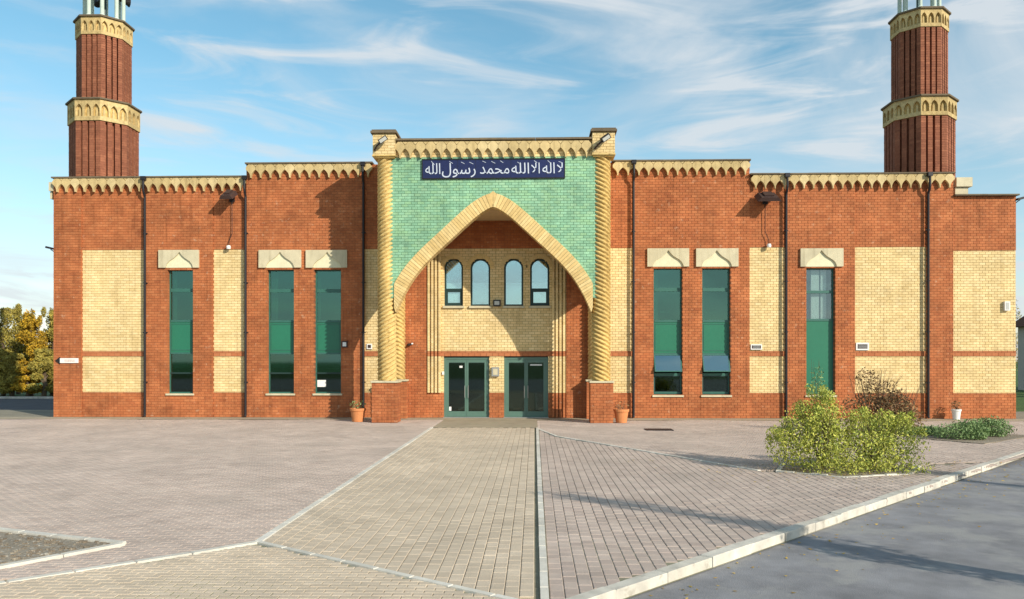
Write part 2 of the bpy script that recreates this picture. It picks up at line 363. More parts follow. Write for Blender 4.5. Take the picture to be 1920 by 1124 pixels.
path_poly = [(-3.47,-4.75),(.06,-4.75),(.06,-24.4),(-1.73,-23.2),(-3.47,-21.9)]
def pave(name, poly, ang, pl, pw, m, base_z, top_z, nobj, holes=(), mat2=None, maxd=None):
    if mat2 is None: root = sheet(name, poly, base_z, 'joint_sand')
    else: root = sheet(name, poly, base_z, mat2)
    P = np.array(poly); c, s = math.cos(ang), math.sin(ang)
    Q = np.stack([P[:, 0]*c+P[:, 1]*s, -P[:, 0]*s+P[:, 1]*c], 1); lo = Q.min(0); hi = Q.max(0)
    js = np.arange(int(math.floor(lo[1]/pw)), int(math.ceil(hi[1]/pw))+1); is_ = np.arange(int(math.floor(lo[0]/pl))-1, int(math.ceil(hi[0]/pl))+1)
    I, J = np.meshgrid(is_, js); U = (I+.5+(J % 2)*.5)*pl; V = (J+.5)*pw; U = U.ravel(); V = V.ravel()
    X = U*c-V*s; Y = U*s+V*c; ok = inside(poly, np.stack([X, Y], 1))
    for h in holes: ok &= ~inside(h, np.stack([X, Y], 1))
    X, Y = X[ok], Y[ok]; n = len(X)
    d = np.hypot(X, Y+DIST); vis = (Y > -24.3) & (Y+DIST > 1.56*np.abs(X+.03*(Y+DIST)))
    order = np.argsort(np.where(vis, d, 1e9)); objs = order[:nobj]; rest = order[nobj:]
    g = .006; ch = .007; hl, hw = pl/2-g/2, pw/2-g/2
    base = np.array([(-hl,-hw,-.03),(hl,-hw,-.03),(hl,hw,-.03),(-hl,hw,-.03),(-hl,-hw,-ch),(hl,-hw,-ch),(hl,hw,-ch),(-hl,hw,-ch),(-hl+ch,-hw+ch,0),(hl-ch,-hw+ch,0),(hl-ch,hw-ch,0),(-hl+ch,hw-ch,0)])
    F = np.array([(0,1,5,4),(1,2,6,5),(2,3,7,6),(3,0,4,7),(4,5,9,8),(5,6,10,9),(6,7,11,10),(7,4,8,11),(8,9,10,11)])
    rot = np.array([[c, -s, 0],[s, c, 0],[0,0,1]]); bv = base @ rot.T
    # gentle settlement of the surface + small tilt of each paver
    und = lambda x, y: .006*np.sin(x*1.3+.4*y)+.005*np.sin(y*.9-x*.5)-.006
    zz_ = und(X, Y)+rng.normal(0, .0012, n)+top_z; tx = rng.normal(0, .006, n); ty = rng.normal(0, .006, n)
    if len(rest):
        r = rest; Vv = bv[None]+0*X[r][:, None, None]; Vv = Vv+np.stack([X[r], Y[r], zz_[r]], 1)[:, None, :]
        Vv[:, :, 2] += bv[None, :, 0]*tx[r][:, None]+bv[None, :, 1]*ty[r][:, None]
        Ff = (F[None]+(np.arange(len(r))*12)[:, None, None]).reshape(-1, 4)
        link('paving_blocks', mesh_np('paving_blocks', Vv.reshape(-1, 3), Ff, np.repeat(rng.random(len(r)), 9)), m, root, kind='stuff')
    um = mesh_np('paving_block', base, F); um.materials.append(MATS[m])
    for i in objs:
        if not vis[i]: continue
        o = link('paving_block', um, m, root); o.location = (X[i], Y[i], zz_[i]); o.rotation_euler = (ty[i], -tx[i], ang)
    return root
bed_left = [(-9.6,-20.55),(-5.12,-22.17),(-5.95,-23.4),(-9.6,-25.6)]
bush_bed = [(5.05,-15.3),(6.1,-16.1),(7.6,-15.6),(8.35,-14.4),(7.3,-13.5),(5.6,-13.9)]
cover_bed = [(11.2,-7.9),(12.4,-9.6),(15.2,-7.2),(13.8,-5.4),(11.6,-6.1)]
# path (rows run to the door), right-hand field (rows run to the door), left field and back field (rows across)
path = pave('path', path_poly, math.pi/2, .22, .15, 'paver_beige', -.024, .004, 300)
right_poly = [(.14,-5.2),(.62,-7.7),(4.75,-15.2),(5.05,-15.3),(6.1,-16.1),(7.6,-15.6),(8.35,-14.4),(10.5,-13.6),(K0[0]-.2, K0[1]+.0),(.14,-24.6)]
right = pave('paved_forecourt_right', right_poly, math.pi/2, .22, .15, 'paver_pink', -.023, 0, 300)
back_poly = [(.14,-1.15),(24,-1.15),(26,1.0),(10.7,-13.45),(9.0,-13.8),(8.35,-14.4),(7.3,-13.5),(5.6,-13.9),(5.05,-15.2),(4.75,-15.1),(.7,-7.6),(.14,-5.1)]
back = pave('paved_forecourt_back', back_poly, 0, .2, .1, 'paver_pink', -.022, 0, 60, holes=(cover_bed,))
left_poly = [(-22,-1.15),(-3.55,-1.15),(-3.55,-21.95),(-4.05,-22.5),(-6.5,-24.6),(-22,-24.6)]
left = pave('paved_forecourt_left', left_poly, 0, .2, .1, 'paver_pink', -.021, 0, 300, holes=(bed_left,))
front_poly = [(-3.52,-22.0),(-1.75,-23.25),(0.0,-24.5),(-1.0,-29),(-8,-29),(-6.5,-24.6),(-4.05,-22.6)]
front = pave('paved_forecourt_front', front_poly, 0.0, .2, .1, 'paver_beige', -.020, 0, 200)
apron = sheet('entrance_apron', [(-22,-1.22),(26,-1.22),(26,-.02),(-22,-.02)], .001, 'apron')
for k in range(64):
    pass
ap2 = sheet('entrance_landing', [(-3.5,-4.7),(.1,-4.7),(.1,-1.23),(-3.5,-1.23)], -.002, 'apron')
edg = sheet('edging_bed', [(-3.62,-4.6),(.2,-4.6),(.2,-4.8),(-3.62,-4.8)], -.019, 'joint_sand')
for p, q, wd in (((-3.51,-4.7),(-3.51,-21.95),.1), ((.1,-4.7),(.1,-24.5),.085), ((-3.51,-21.95),(-4.1,-22.55),.1), ((-4.1,-22.55),(-6.4,-24.7),.1),
                 ((-3.5,-21.95),(-1.74,-23.22),.08), ((-1.74,-23.22),(.05,-24.5),.08), ((.66,-7.65),(4.7,-15.15),.09), ((.14,-5.15),(.66,-7.65),.08), ((-22,-4.72),(-3.55,-4.72),.001)):
    if wd > .01: strip(p, q, wd, .008, 'edging', 'edging_stone', edg)
kerb = sheet('kerb', [Ka, Kb, (Kb[0]+kn.x*.1, Kb[1]+kn.y*.1), (Ka[0]+kn.x*.1, Ka[1]+kn.y*.1)], -.105, 'joint_sand')
strip(Ka, Kb, .16, .012, 'kerb_stone', 'kerb_stone', kerb, th=.14, seg=.92, jit=.008)
bedl = sheet('left_planting_bed', bed_left, .006, 'mulch', .04)
strip(bed_left[0], bed_left[1], .1, .035, 'edging', 'edging_stone', bedl, th=.08); strip(bed_left[1], bed_left[2], .1, .035, 'edging', 'edging_stone', bedl, th=.08); strip(bed_left[2], bed_left[3], .1, .035, 'edging', 'edging_stone', bedl, th=.08)
bb = sheet('bush_bed', bush_bed, .004, 'mulch', .04)
for i in range(6): strip(bush_bed[i], bush_bed[(i+1) % 6], .09, .02, 'edging', 'edging_stone', bb, th=.06, seg=.35, jit=.012)
sheet('cover_bed', cover_bed, .005, 'mulch', .04)
k2 = sheet('side_road_kerb', [(-120,17),(-19,17),(-19,17.3),(-120,17.3)], -.09, 'joint_sand'); strip((-60,17.15),(-19,17.15), .25, .03, 'kerb_stone', 'kerb_stone', k2, th=.15, seg=1.0)
# loose chippings in the left bed
ch_b = []
for i in range(2600):
    x = random.uniform(-9.5,-5.2); y = random.uniform(-25.4,-20.6)
    if inside(bed_left, np.array([[x, y]]))[0]:
        s_ = random.uniform(.008,.03); ch_b.append((x-s_, x+s_, y-s_*.6, y+s_*.6, .004, .006+s_*random.uniform(.4,1)))
tag(box('bark_chippings', ch_b, 'mulch', kind='stuff'), 'pale loose bark chippings covering the triangular bed at lower left', 'chippings')
# ---------------------------------------------------------------- foliage
def leaves(name, blobs, n, size, m, parent, shell=.55, droop=0, up=.0, pw=True, kind=None):
    """many small leaf blades through a set of ellipsoids; blobs: (cx,cy,cz,rx,ry,rz,weight)"""
    Bs = np.array(blobs, dtype=float); wt = Bs[:, 6]/Bs[:, 6].sum(); which = rng.choice(len(Bs), n, p=wt)
    d = rng.normal(size=(n, 3)); d /= np.linalg.norm(d, axis=1)[:, None]; rad = (rng.random(n)**(1/3))*(1-shell)+shell*(rng.random(n)**.15)
    rad *= 1+.16*np.sin(d[:, 0]*7+which)*np.cos(d[:, 2]*6+d[:, 1]*5)+rng.normal(0, .05, n)
    P = Bs[which, :3]+d*rad[:, None]*Bs[which, 3:6]; P = P[P[:, 2] > .02]; n = len(P)
    a = rng.normal(size=(n, 3)); a[:, 2] += up; a /= np.linalg.norm(a, axis=1)[:, None]; b = np.cross(a, rng.normal(size=(n, 3))); b /= np.linalg.norm(b, axis=1)[:, None]
    s = size*rng.uniform(.55, 1.35, n)[:, None]; nrm = np.cross(a, b)
    V = np.stack([P-a*s, P+b*s*.42+nrm*s*.12, P+a*s, P-b*s*.42+nrm*s*.12], 1).reshape(-1, 3); F = np.arange(n*4).reshape(-1, 4)
    return link(name, mesh_np(name, V, F, rng.random(n)), m, parent, pw=pw, kind=kind)
def twigs(name, c, n, h, spread, m, parent, r=.012, seg=4):
    ps = []
    for i in range(n):
        a = random.uniform(0, 2*math.pi); s = random.uniform(.2, 1)*spread; pth = [Vector(c)]
        for k in range(1, seg+1):
            t = k/seg; pth.append(Vector(c)+Vector((math.cos(a)*s*t+random.gauss(0, .03), math.sin(a)*s*t+random.gauss(0, .03), h*t*random.uniform(.9, 1.1))))
        ps.append(tube(pth, [r*(1-.75*k/seg) for k in range(seg+1)], 5))
    return link(name, join(name, ps), m, parent)
# ================================================================= MOSQUE BUILDING
mosque = thing('mosque_building', 'long red brick mosque with cream brick panels and tall green windows', 'mosque', (0, 0, 0))
WL = Wall(mosque)
zc0, zb0, zb1, zc1 = 1.0, 2.46, 2.665, 6.78
TL, TM, TR, TA = 9.66, 10.18, 9.62, 8.76
PY = -.06
def pil(xa, xb, top, holes=None): WL.region(xa, xb, 0, top, PY, RED, holes, depth=.31)
def bay(xa, xb, top, holes=None, c1=zc1):
    WL.region(xa, xb, 0, zc0, .0, RED, holes, depth=.25)
    WL.region(xa, xb, zc0, zb0, .022, CREAM, holes, depth=.228); WL.region(xa, xb, zb0, zb1, -.006, TERRA, holes, depth=.256, ch=zb1-zb0-1e-6 if False else .2)
    WL.region(xa, xb, zb1, c1, .022, CREAM, holes, depth=.228); WL.region(xa, xb, c1, top, .0, RED, None, depth=.25)
xs = {p: W(p) for p in (102,154,275,400,463,683,745,800,1062,1115,1187,1405,1472,1602,1737,1786,1905)}
TALL = [(315,363,505,738,300,375,470,503,0), (502,552,506,738,487,566,470,503,1), (590,640,506,738,575,652,470,503,2),
        (1225,1279,503,741,1213,1291,467,501,3), (1316,1369,503,741,1304,1383,467,501,3), (1511,1565,503,741,1499,1579,467,501,4)]
TW = []
for a, b, t, bo, ha, hb, ht, hb2, st in TALL:
    TW.append((W(a), W(b), Z(a, bo), Z(a, t), W(ha), W(hb), Z(a, hb2), Z(a, ht), st))
hl = [rect_hole(t[0], t[1], t[2], t[3]) for t in TW]
pil(xs[102], xs[154], TL); bay(xs[154], xs[275], TL); pil(xs[275], xs[400], TL, hl[:1]); bay(xs[400], xs[463], TL)
pil(xs[463], xs[683], TM, hl[1:3]); bay(xs[683], xs[745], TM); pil(xs[745], xs[800], 8.3)
pil(xs[1062], xs[1115], 8.3); bay(xs[1115], xs[1187], TM); pil(xs[1187], xs[1405], TM, hl[3:5]); bay(xs[1405], xs[1472], TR)
pil(xs[1472], xs[1602], TR, hl[5:6]); bay(xs[1602], xs[1737], TR); pil(xs[1737], xs[1786], TR)
bay(xs[1786], xs[1905], TA, c1=6.62)
# centre bay with arched windows and doors
AW = [(W(a), W(b), Z(a, 574), Z(a, 485)) for a, b in ((833,868),(882,919),(945,981),(994,1030))]
DR = [(W(832), W(917), 0, 2.43), (W(945), W(1028), 0, 2.43)]
bay(xs[800], xs[1062], 8.3, [round_hole(*a) for a in AW]+[rect_hole(*d) for d in DR])
WL.build(300)
# body of the building behind the facade
xl, xr = xs[102], xs[1786]; xa_, xb_ = xs[463], xs[1405]
shell = [(xl, xl+.3, .26, 22, 0, TL-.3), (xr-.3, xr, .46, 22, 0, TR-.3), (xl+.31, xr-.31, 21.7, 22, 0, TL-.3)]
box('outer_wall', shell, 'red_face', mosque)
box('upper_hall_wall', [(xa_, xa_+.28, .26, 10, TL-.3, TM-.06), (xb_-.28, xb_, .26, 10, TR-.3, TM-.06), (xa_+.28, xb_-.28, 9.7, 10, TL-.3, TM-.06)], 'red_face', mosque)
box('annex_wall', [(xs[1905]-.28, xs[1905]-.004, .26, 14, 0, TA-.1), (xr+.01, xs[1905]-.28, 13.7, 14, 0, TA-.1)], 'red_face', mosque)
box('roof_deck', [(xl+.3, xr-.3, .26, 21.7, TL-.55, TL-.4), (xr+.01, xs[1905]-.28, .26, 13.7, TA-.4, TA-.25)], 'dark_coping', mosque)
box('inner_floor', [(xl+.3, xr-.3, .3, 6.2, -.05, .02), (xl+.3, xr-.3, .32, 6.2, 3.05, 3.35)], 'interior_floor', mosque)
box('inner_wall', [(xl+.3, xr-.3, 6.2, 6.4, 0, TL-.56)]+[(x-.08, x+.08, .33, 6.2, .02, 9.0) for x in (-12.3, -6.3, -4.2, 1.2, 4.2, 9.3, 14)], 'interior_wall', mosque)
# parapet back faces
# ---- cornice of corbelled blocks
def corbel_meshes(wd, hgt=.55, key='corbel'):
    zt = -.005; zb = -hgt; za = -hgt*.42; h = wd/2-.004
    pr = [(.018, zb)]
    for t in (.15,.3,.45,.6,.75,.88): pr.append((.018+(h-.018)*t**2.5, zb+(za-zb)*t))
    pr.append((h, za))
    right_ = pr; left_ = [(-x, z) for x, z in pr][::-1]
    kh = hgt*.2; kx = wd*.30
    poly = [(x, z) for x, z in right_]+[(h, zt-kh-.01), (h-kx+.004, zt), (-h+kx-.004, zt), (-h, zt-kh-.01)]+left_
    me = join('corbel_block', [prism(poly, -.13, .0)]); kme = join('corbel_key', [prism([(-kx+.016, zt), (0, zt-kh+.014), (kx-.016, zt)], -.12, 0)])
    return me, kme
def cornice(parent, x0, x1, ztop, y, pitch, m, hgt=.55):
    n = max(1, round((x1-x0)/pitch)); wd = (x1-x0)/n; me, kme = corbel_meshes(wd, hgt); me.materials.append(MATS[m]); kme.materials.append(MATS[m])
    for i in range(n):
        o = link('corbel_block', me, m, parent); o.location = (x0+wd*(i+.5), y, ztop)
        if i: 
            o = link('corbel_key', kme, m, parent); o.location = (x0+wd*i, y, ztop)
def coping(parent, x0, x1, z, y, d=.42, seg=1.1, m='dark_coping', h=.055):
    n = max(1, round((x1-x0)/seg)); 
    for i in range(n):
        a = x0+(x1-x0)*i/n+.003; b = x0+(x1-x0)*(i+1)/n-.003; j = random.uniform(0, .006)
        box('coping_stone', [(a, b, y-.17-j, y+d, z+j, z+h+j)], m, parent)
for a, b, t, bump in ((xs[102], xs[463], TL, 0), (xs[463], xs[683]+.0, TM, 0), (xs[683], W(700), TM, 0), (W(1147), xs[1187], TM, 0), (xs[1187], xs[1405], TM, 0), (xs[1405], xs[1786], TR, 0)):
    cornice(mosque, a+.02, b-.01, t, PY-.005, .38, 'cornice_stone'); coping(mosque, a-.01, b+.01, t, PY)
coping(mosque, xs[1786]+.02, xs[1905]+.05, TA, 0)
# corner brackets of the side elevations, seen end-on beyond the cornice
for xx, w_, t in ((W(1790)+.05, .62, TR), (W(98)-.12, .16, TL)):
    xx0, xx1 = (xx, xx+w_) if w_ > .3 else (xx, xx+.2)
    me = join('corner_bracket', [bx(xx0, xx1, -.05, 1.4, t-.48, t-.12), bx(xx0, xx1-.12, .05, 1.2, t-.78, t-.5)])
    link('corner_bracket', me, 'pale_stone', mosque)
# ---- downpipes
for px in (275, 463, 683, 1187, 1472, 1737):
    X = W(px); t = {275: TL, 463: TL, 683: TM, 1187: TM, 1472: TR, 1737: TR}[px]; X += .0
    pth = [(X, -.29, t+.03), (X, -.29, t-.5), (X, -.27, t-.58), (X, -.17, t-.74), (X, -.155, t-.8), (X, -.155, .12), (X, -.19, .04)]
    o = link('downpipe', join('downpipe', [tube(pth, .048, 12), bx(X-.09, X+.09, -.36, -.2, t-.12, t+.03)]), 'black_metal', mosque)
    for z in (1.4, 3.4, 5.4, 7.4): link('pipe_bracket', join('pipe_bracket', [bx(X-.075, X+.075, -.165, PY+.01, z, z+.04)]), 'black_metal', o)
# ---- tall windows with ogee heads
def frame_mesh(x0, x1, z0, z1, y, wd, bars=(), dep=.07):
    p = [bx(x0, x0+wd, y, y+dep, z0, z1), bx(x1-wd, x1, y, y+dep, z0, z1), bx(x0+wd, x1-wd, y+.002, y+dep, z0, z0+wd), bx(x0+wd, x1-wd, y+.002, y+dep, z1-wd, z1)]
    for z in bars: p.append(bx(x0+wd, x1-wd, y+.003, y+dep, z-wd/2, z+wd/2))
    return p
def ogee_half(xc, hw, zb, h, n=14):
    pts = []
    ctrl = [(1.06,0),(1.04,.10),(.96,.25),(.80,.40),(.58,.52),(.38,.63),(.22,.76),(.10,.88),(0,1.0)]
    return [(xc+u*hw, zb+v*h) for u, v in ctrl]
for i, (x0, x1, z0, z1, hx0, hx1, hz0, hz1, st) in enumerate(TW):
    yf = .13; wnd = link('window', join('window', frame_mesh(x0, x1, z0, z1, yf, .055, ())), 'green_frame', mosque)
    H = z1-z0; f = lambda py: z1-(py-505)/233*H
    # mullions and panes
    def pane(a, b, m='glass_teal', y=yf+.03, xo=.055): box('pane', [(x0+xo, x1-xo, y, y+.012, a, b)], m, wnd)
    def bar(a, b, y=yf-.012, m='green_frame'): box('transom', [(x0+.05, x1-.05, y, y+.07, a, b)], m, wnd)
    if st in (0, 1, 2, 3):
        bar(f(547.5), f(541)); pane(f(541)+.003, z1-.056); pane(f(600)+.003, f(547.5)-.003); bar(f(604), f(600))
        box('spandrel_panel', [(x0+.055, x1-.055, yf+.01, yf+.05, f(661), f(604)-.003)], 'green_panel', wnd)
        box('panel_bead', [(x0+.10, x1-.10, yf-.004, yf+.01, f(657), f(656)), (x0+.10, x1-.10, yf-.004, yf+.01, f(608), f(607)), (x0+.09, x0+.10, yf-.004, yf+.01, f(657), f(607)), (x1-.10, x1-.09, yf-.004, yf+.01, f(657), f(607))], 'green_frame', wnd)
        bar(f(664), f(661))
        if st == 3:       # top-hung casement standing open
            za, zb = f(697), f(664); ang = R(24); Mx = Matrix.Translation((0, yf-.02, zb)) @ Matrix.Rotation(-ang, 4, 'X')
            L_ = (zb-za)*1.04
            link('open_casement', join('open_casement', [xf(v, Mx) for v in frame_mesh(x0+.03, x1-.03, -L_, 0, -.02, .04, (), .04)]), 'green_frame', wnd)
            link('pane', join('pane', [xf(bx(x0+.07, x1-.07, -.006, .006, -L_+.04, -.04), Mx)]), 'glass_sky', wnd)
            bar(f(703), f(698)); pane(z0+.14, f(703)-.003, 'glass_dark'); link('inner_frame', join('inner_frame', frame_mesh(x0+.055, x1-.055, z0+.11, f(703), yf+.005, .035)), 'dark_frame', wnd)
            box('transom', [(x0+.05, x1-.05, yf-.012, yf+.06, z0+.055, z0+.12)], 'green_frame', wnd)
        else:
            zz1 = f(700); pane(zz1+.03, f(664)-.003); bar(zz1-.03, zz1+.03, m='dark_frame'); pane(z0+.056, zz1-.033, 'glass_dark')
            if st == 2: box('window_notice', [(x0+.07, x0+.42, yf+.008, yf+.028, f(726), f(713))], 'paper', wnd)
    else:
        bar(f(551), f(546)); pane(f(546)+.003, z1-.056, 'glass_clear'); pane(f(598)+.003, f(551)-.003, 'glass_clear'); bar(f(602), f(598))
        box('spandrel_panel', [(x0+.055, x1-.055, yf+.01, yf+.05, z0+.056, f(602)-.003)], 'green_panel', wnd)
        box('blind_or_reflection', [(x0+.30, x0+.62, .30, .31, f(600), z1), (x0+.68, x0+.9, .30, .31, f(600), z1)], 'white_paint', wnd)
    if st != 4:
        # things behind the glass: a pale blind slat and a ceiling light
        box('ceiling_light', [((x0+x1)/2-.1, (x0+x1)/2+.35, 1.6, 1.75, f(583), f(580))], 'white_paint', wnd)
        box('blind_or_reflection', [(x0+.02, x1-.02, .42, .43, f(690), f(668))], 'blind_reflection_grey', wnd)
        cw = (.16, .30, .12, .22, .10)[i % 5]; box('curtain', [(x0+.05+j*.05, x0+.085+j*.05, .40+.02*(j % 2), .43, f(598), z1) for j in range(int(cw/.05))], 'white_paint', wnd)
        box('desk', [(x0-.1, x1+.2, .8, 1.5, .74, .78), (x0+.1, x0+.14, .85, .9, .02, .74), (x1-.25+.1*i, x1-.05+.1*i, .95, 1.1, .78, 1.18), (x0+.2, x0+.55, 1.0, 1.3, .78, .9+.07*i)], 'interior_wall', wnd)
    box('window_sill', [(x0-.05, x1+.05, PY-.06, yf+.0, z0-.075, z0-.002)], 'pale_stone', wnd)
    # stone head
    xc = (x0+x1)/2; hw = (x1-x0)/2; hb = hz0-.0; Rr = ogee_half(xc, hw, hb, (hz1-hz0)*.90); Ll = [(2*xc-x, z) for x, z in Rr]
    head = link('window_head', join('window_head', [prism([(hx1, hb)]+[(hx1, hz1), (xc, hz1)]+Rr[::-1], PY-.09, PY+.01), prism([(xc, hz1), (hx0, hz1), (hx0, hb)]+Ll, PY-.09, PY+.01)]), 'pale_stone', mosque)
    box('head_panel', [(xc-hw*1.05, xc+hw*1.05, PY-.02, PY+.012, hb+.003, hb+(hz1-hz0)*.9)], 'pale_plaster', head)
# ---- arched windows
for i, (x0, x1, z0, z1) in enumerate(AW):
    r = (x1-x0)/2; xc = (x0+x1)/2; zs = z1-r; n = 18
    arc = lambda rr, k: (xc+rr*math.cos(math.pi*k/n), zs+rr*math.sin(math.pi*k/n))
    ps = []
    y0 = .12
    for k in range(n): ps.append(prism([arc(r, k), arc(r, k+1), arc(r-.07, k+1), arc(r-.07, k)], y0, y0+.08))
    ps += [bx(x0, x0+.07, y0, y0+.08, z0, zs), bx(x1-.07, x1, y0, y0+.08, z0, zs), bx(x0+.07, x1-.07, y0+.002, y0+.08, z0, z0+.07)]
    if i in (0, 3): zt = Z(850, 543); ps += [bx(x0+.07, x1-.07, y0-.01, y0+.08, zt-.04, zt+.04), *frame_mesh(x0+.07, x1-.07, z0+.07, zt-.04, y0+.001, .06)]
    wn = link('window', join('window', ps), 'dark_frame', mosque)
    link('pane', join('pane', [prism([(x0+.07, z0+.07), (x1-.07, z0+.07)]+[arc(r-.07, k) for k in range(n+1)], y0+.03, y0+.04)]), 'glass_arched', wn)
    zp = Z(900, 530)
    box('blind_or_reflection', [(x0+.03, x1-.03, y0+.1, y0+.11, z0, zp)], 'reflection_pale', wn)  # added sheet, its pale colour imitates reflections in the lower glass
    link('blind_or_reflection', join('blind_or_reflection', [prism([(x0+.04, zp+.01), (x1-.04, zp+.01)]+[arc(r-.02, k) for k in range(n+1)], y0+.11, y0+.12)]), 'blind_reflection_grey', wn)  # added grey sheet painting the duller reflection in the upper glass
    sur = []
    for k in range(16):
        a0, a1 = math.pi*(k+.06)/16, math.pi*(k+.94)/16; q = lambda rr, a: (xc+rr*math.cos(a), zs+rr*math.sin(a))
        sur.append(prism([q(r+.005, a0), q(r+.17, a0), q(r+.17, a1), q(r+.005, a1)], -.03, .08))
    link('arch_surround', join('arch_surround', sur), 'arch_brick', wn)
    box('window_sill', [(x0-.05, x1+.05, -.07, y0, z0-.09, z0-.002)], 'pale_stone', wn)
# ---- fluted ribs beside the doors
for xa, sgn in ((xs[800]+.05, 1), (xs[1062]-.05, -1)):
    for k in range(4):
        a = xa+sgn*k*.145; a0, a1 = (a, a+.085) if sgn > 0 else (a-.085, a)
        for z0, z1, m in ((.02, zc0, 'red_brick'), (zc0, zb0, 'cream_brick'), (zb0, zb1, 'terracotta'), (zb1, zc1-.01, 'cream_brick')):
            if sgn > 0 and z0 < .5: continue
            nrow = max(1, round((z1-z0)/CH)); hh = (z1-z0)/nrow
            box('rib', [(a0, a1, -.10, .03, z0+j*hh+.004, z0+(j+1)*hh-.004) for j in range(nrow)]+[(a0+.006, a1-.006, -.09, .03, z0, z1)], m, mosque)
# ---- doors
for i, (x0, x1, z0, z1) in enumerate(DR):
    y0 = .10; d = link('double_door', join('double_door', [bx(x0, x0+.09, y0, y0+.12, 0, z1), bx(x1-.09, x1, y0, y0+.12, 0, z1), bx(x0+.09, x1-.09, y0+.002, y0+.12, z1-.10, z1)]), 'door_frame', mosque)
    xm = (x0+x1)/2
    for s_, (a, b) in enumerate(((x0+.09, xm-.004), (xm+.004, x1-.09))):
        wdl = [.10, .07] if s_ == 0 else [.07, .10]
        lf = link('door_leaf', join('door_leaf', [bx(a, a+wdl[0], y0+.02, y0+.08, .03, z1-.1), bx(b-wdl[1], b, y0+.02, y0+.08, .03, z1-.1), bx(a+wdl[0], b-wdl[1], y0+.022, y0+.08, .03, .25), bx(a+wdl[0], b-wdl[1], y0+.022, y0+.08, z1-.22, z1-.1)]), 'door_frame', d)
        box('glass_pane', [(a+wdl[0], b-wdl[1], y0+.045, y0+.055, .25, z1-.22)], 'glass_dark', d)
        hx = xm+(-.07 if s_ == 0 else .07)
        link('handle', join('handle', [tube([(hx, y0-.0, 1.28), (hx, y0-.05, 1.25), (hx, y0-.05, .82), (hx, y0, .79)], .014, 8)]), 'grey_metal', d)
    box('door_notice', [(x0+.62, x0+.74, y0+.038, y0+.044, 2.0, 2.08)] if i == 0 else [(xm+.16, x1-.25, y0+.038, y0+.044, 2.09, 2.14)], 'paper', d)
    if i == 0: box('door_notice', [(x0+.2, x0+.29, y0+.038, y0+.044, .27, .43)], 'paper', d)
    box('threshold', [(x0-.02, x1+.02, -.12, y0+.12, -.01, .025)], 'grey_metal', d)
# ================================================================= ENTRANCE PORCH
YP = -2.5; XC = (W(740, -2.6)+W(1110, -2.6))/2
porch = thing('entrance_porch', 'projecting entrance porch with green brick front, cream pointed arch and twisted yellow columns', 'porch', (XC, -1.3, 0))
SPX = FPX/(DIST+YP)
def pz(py): return HCAM+(HZ-py)/SPX
IN = [(0,387),(24,402),(47,420),(78,446),(103,469),(134,505),(161,541),(178,567),(188,592),(193,618)]
IN = [(a/SPX, pz(b)) for a, b in IN]; izs = [z for _, z in IN][::-1]; ius = [u for u, _ in IN][::-1]
# smooth the intrados by dense interpolation with a fitted polynomial in z
co = np.polyfit([u for u, _ in IN], [z for _, z in IN], 4)
us = np.linspace(0, 3.83, 240); zs_ = np.polyval(co, us)
zap = float(zs_[0]); zsp = float(zs_[-1])
def u_in(z):
    if z >= zap: return None
    if z <= zsp: return 3.83
    return float(np.interp(-z, -zs_, us))
XI0, XI1 = XC-3.645, XC+3.645
def arch_hole(z):
    u = u_in(z-.30) if z > zsp+.3 else 3.9
    return (XC-u-.12, XC+u+.12) if u else None
PW_ = Wall(porch)
ZP = 10.40; zgreen = pz(294)
PW_.region(XI0-.25, XI1+.25, 4.6, zgreen, YP, GREEN, [arch_hole], depth=.40, ch=.0985)
PW_.region(XI0-.25, XI1+.25, zgreen, ZP, YP, CREAM, None, depth=.40)
# plinth blocks under the columns (front and rear)
XPL = (W(697, -2.62), W(745, -2.62)); XPR = (W(1107, -2.62), W(1150, -2.62)); zb_ = Z(720, 718, -2.6)
for a, b in (XPL, XPR):
    PW_.region(a, b, 0, zb_, -2.66, RED, None, depth=.80); PW_.region(a, b, 0, zb_, -.56, RED, None, depth=.50)
PW_.build(300)
for a, b in (XPL, XPR):
    for ya, yb in ((-2.70, -1.84), (-.60, -.07)):
        box('plinth_cap', [(a-.03, b+.03, ya, yb, zb_+.002, zb_+.07)], 'pale_stone', porch)
# voussoirs of the great arch
def arch_side(sg):
    P = np.stack([us, zs_], 1); T = np.gradient(P, axis=0); T /= np.linalg.norm(T, axis=1)[:, None]; Nn = np.stack([-T[:, 1], T[:, 0]], 1)
    O = P+Nn*.50; s = np.r_[0, np.cumsum(np.linalg.norm(np.diff(P, axis=0), axis=1))]; n = int(s[-1]/.108)
    for k in range(n):
        a, b = s[-1]*k/n+.005, s[-1]*(k+1)/n-.005
        q = []
        for A, t in ((P, a), (P, b), (O, b), (O, a)): q.append([float(np.interp(t, s, A[:, 0])), float(np.interp(t, s, A[:, 1]))])
        for p_, n_ in ((3, 0), (2, 1)):
            if q[p_][0] < .002:      # mitre the crown
                f = (q[n_][0]-.002)/(q[n_][0]-q[p_][0]) if q[n_][0] != q[p_][0] else 0
                q[p_] = [.002, q[n_][1]+(q[p_][1]-q[n_][1])*f]
        if k == 0: q[0][0] = .002; 
        if max(q[2][0], q[3][0]) > 4.2: pass
        if min(q[0][0], q[1][0]) > 3.6: continue
        q = [(XC+sg*min(x, 3.67), z) for x, z in q]
        jy = random.gauss(0, .002)
        link('arch_brick', join('arch_brick', [prism(q, YP-.035+jy, YP+.42)]), 'arch_brick', porch)
    # crown wedge filling the mitre above the last bricks
    link('arch_crown', join('arch_crown', [prism([(XC+sg*.003, zap+.06), (XC+sg*.26, float(np.interp(.0, us, zs_))+.37), (XC+sg*.003, zap+.575)], YP-.028, YP+.41)]), 'arch_brick', porch)
arch_side(1); arch_side(-1)
